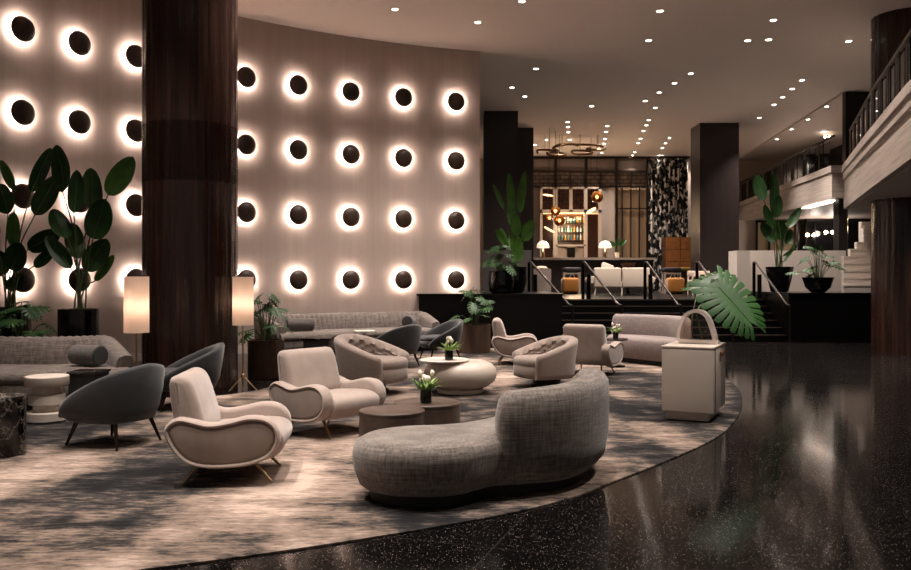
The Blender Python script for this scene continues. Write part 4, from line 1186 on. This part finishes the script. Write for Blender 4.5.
# ivory settee seen from the back
D = 26.2
t = thing('settee', 'ivory settee seen from behind on the bar level between handrails', 'sofa', (X(622, D), D, SZ))
for s_ in (-1, 1):
    MB().rbox((s_*.44, .05, .55), (.84, .16, .62), .05, 3).build('backrest', M['ivory'], t)
    Mx = Matrix.Rotation(PI/2, 3, 'X')
    MB().lathe([(.001, -.35), (.10, -.35), (.12, -.32), (.12, .32), (.10, .35), (.001, .35)], (s_*.92, .38, .48), 20, M=Mx).build('arm', M['ivory'], t)
    for sy in (0, .68): MB().tube([(s_*.80, sy+.03, .25), (s_*.84, sy+.03, 0)], .025, 6).build('leg', M['ivory'], t)
MB().rbox((0, .42, .33), (1.72, .72, .2), .04, 3).build('seat', M['ivory'], t)
MB().tube([(0, .03, .25), (0, .03, 0)], .025, 6).build('leg', M['ivory'], t)
t = thing('throw_pillow', 'ivory throw pillow leaning on the left arm of the settee', 'pillow', (X(609, D), D+.35, SZ+.66), .3)
MB().rbox((0, 0, .14), (.42, .14, .40), .06, 3, rx=-.3, ry=.35).build('cushion', M['ivory'], t)
# burl wood chest
DX = 33.6
t = thing('burl_chest', 'tall copper-toned burl wood chest before the patterned curtain', 'cabinet', (X(678.5, DX), DX, SZ))
oo = Vector((X(678.5, DX), DX, SZ))
def lb(*a):
    m_ = MB().pbox(*a); m_.v = [tuple(Vector(v)-oo) for v in m_.v]; return m_
m_ = MB().lohi((X(666, DX+.05), DX+.05, SZ), (X(691, DX+.05), DX+.7, Z(237, DX))); m_.v = [tuple(Vector(v)-oo) for v in m_.v]; m_.build('body', M['burl_dark'], t)
for (x0, x1) in ((666.2, 680), (680.5, 690.8)):
    for (y0, y1) in ((237.2, 249), (249.5, 261.3), (261.8, 273)):
        lb(x0, x1, y0, y1, DX, .05).build('door', M['burl'], t)
lb(690.9, 701, 237, 291, DX+.02, .6).build('side_panel', M['burl_dark'], t)
# olive bench and white chair
D = 30.6
t = thing('olive_bench', 'long olive upholstered bench in front of the burl chest', 'bench', (X(690, D), D, SZ))
MB().rbox((0, 0, .85), (1.2, .42, .14), .04, 3).build('seat', M['olive'], t)
MB().box((.0, .1, .4), (.9, .06, .76)).build('apron', M['olive'], t)
for s_ in (-1, 1): MB().box((s_*.5, 0, .39), (.05, .3, .78)).build('leg', M['black_metal'], t)
D = 27.0
t = thing('white_chair', 'white open-frame chair partly hidden behind the monstera leaf', 'chair', (X(701, D), D, SZ))
MB().rbox((0, 0, .42), (.7, .6, .12), .03, 3).build('seat', M['ivory'], t)
MB().rbox((0, .28, .68), (.72, .06, .18), .02, 2).build('backrest', M['ivory'], t)
for sx in (-1, 1):
    MB().box((sx*.34, -.27, .33), (.04, .04, .66)).build('leg', M['ivory'], t); MB().box((sx*.34, .27, .36), (.04, .04, .72)).build('leg', M['ivory'], t)
    MB().box((sx*.34, 0, .66), (.05, .6, .04)).build('armrest', M['ivory'], t)
# dining table with bowl behind settee
D = 28.0
t = thing('bar_table', 'small table behind the ivory settee on the bar level', 'table', (X(628, D), D, SZ))
MB().lathe([(.05, .02), (.05, .78)], seg=12).build('stem', M['black_metal'], t); MB().lathe([(.25, 0), (.25, .02)], seg=20).build('base', M['black_metal'], t)
MB().lathe([(.6, .78), (.6, .82), (.001, .82)], seg=32).build('tabletop', M['walnut'], t)
t = tag(MB().lathe([(.08, 0), (.2, .1), (.24, .22), (.21, .22), (.17, .12), (.001, .06)], seg=24).build('brown_bowl', M['tan']), 'brown bowl on the table behind the ivory settee', 'bowl')
t.location = (X(628, D), D, SZ+.82)

# ------------------------------------------------------------------ chandelier: brass loops under the ceiling with hanging amber globes
DCH = 30.0
cc_ = P(571, 149, DCH)
t = thing('brass_chandelier', 'sprawling brass loop chandelier hung under the bar ceiling', 'chandelier', (cc_.x, cc_.y, ZC))
oc = Vector((cc_.x, cc_.y, ZC))
def cp(px, py, dy=0): return P(px, py, DCH+dy) - oc
loopsP = [[(554, 147, -.3), (560, 144.6, .2), (575, 144.5, .4), (592, 145, .5), (604, 147, .2), (604.5, 149, -.2), (598, 150, -.5), (587, 149, -.3), (590, 148, .1)],
          [(537.5, 153, 0), (538, 150.2, .1), (548, 150, .2), (558, 151, .1), (553, 148, -.2), (560, 145.5, -.4), (570, 144, -.2), (578, 145.5, .1)],
          [(547, 153, -.4), (549, 155, -.5), (558, 155.3, -.5), (566, 154.6, -.3), (560, 153, 0), (550, 152.6, -.1)],
          [(572, 152.5, .1), (573, 150.5, .3), (583, 150.6, .4), (592, 152, .2), (590, 154, -.2), (580, 154.4, -.4), (573, 153.4, -.2)]]
for L in loopsP:
    MB().tube(catmull([cp(*q) for q in L], 8), .042, 8).build('brass_loop', M['aged_brass'], t)
for px in (545, 562, 580, 598):
    q = cp(px, 149); MB().tube([q, (q.x, q.y, -.0)], .012, 6).build('rod', M['brass'], t)
gl = [(597, 197, .21, 'amber glass globe pendant at the right, largest'), (555.5, 211, .17, 'amber glass globe pendant in the middle, highest of the left cluster'), (559.5, 220.5, .2, 'amber glass globe pendant, lowest of the left cluster'), (549.5, 218, .12, 'small amber glass globe pendant, leftmost of the left cluster')]
for (px, py, r, lab), D in zip(gl, (29.4, 29.2, 30.0, 30.9)):
    q = P(px, py, D)
    t = thing('globe_pendant', lab + ' over the bar', 'pendant lamp', (q.x, q.y, ZC), 0, 'amber globe pendants')
    dz = q.z - ZC
    MB().lathe([(r*math.sin(PI*k/14)+.0005, dz - r*math.cos(PI*k/14)) for k in range(15)], seg=28).build('globe', M['amber'], t, smooth=80)
    MB().lathe([(.001, dz-.05), (.04, dz-.02), (.04, dz+.02), (.001, dz+.05)], seg=12).build('bulb', M['bulb'], t)
    MB().tube([(0, 0, dz + r*.96), (0, 0, 0)], .007, 6).build('cord', M['black_metal'], t)
for px, py, ang, lab, D in ((548, 195, .12, 'glowing flat disc pendant, upper left over the bar', 31.6), (591, 210.5, -.6, 'glowing tilted disc pendant at the right over the bar', 30.6), (549.5, 229.5, .5, 'glowing tilted disc pendant, lowest left over the bar', 28.5)):
    q = P(px, py, D)
    t = thing('disc_pendant', lab, 'pendant lamp', (q.x, q.y, ZC), 0, 'disc pendants'); dz = q.z - ZC
    Mx = Matrix.Rotation(ang, 3, 'Y') @ Matrix.Rotation(.25, 3, 'X')
    MB().lathe([(.001, -.02), (.2, -.02), (.2, .0), (.001, .02)], (0, 0, dz), 24, M=Mx).build('disc', M['shelf_glow'], t)
    MB().tube([(0, 0, dz), (0, 0, 0)], .007, 6).build('cord', M['black_metal'], t)
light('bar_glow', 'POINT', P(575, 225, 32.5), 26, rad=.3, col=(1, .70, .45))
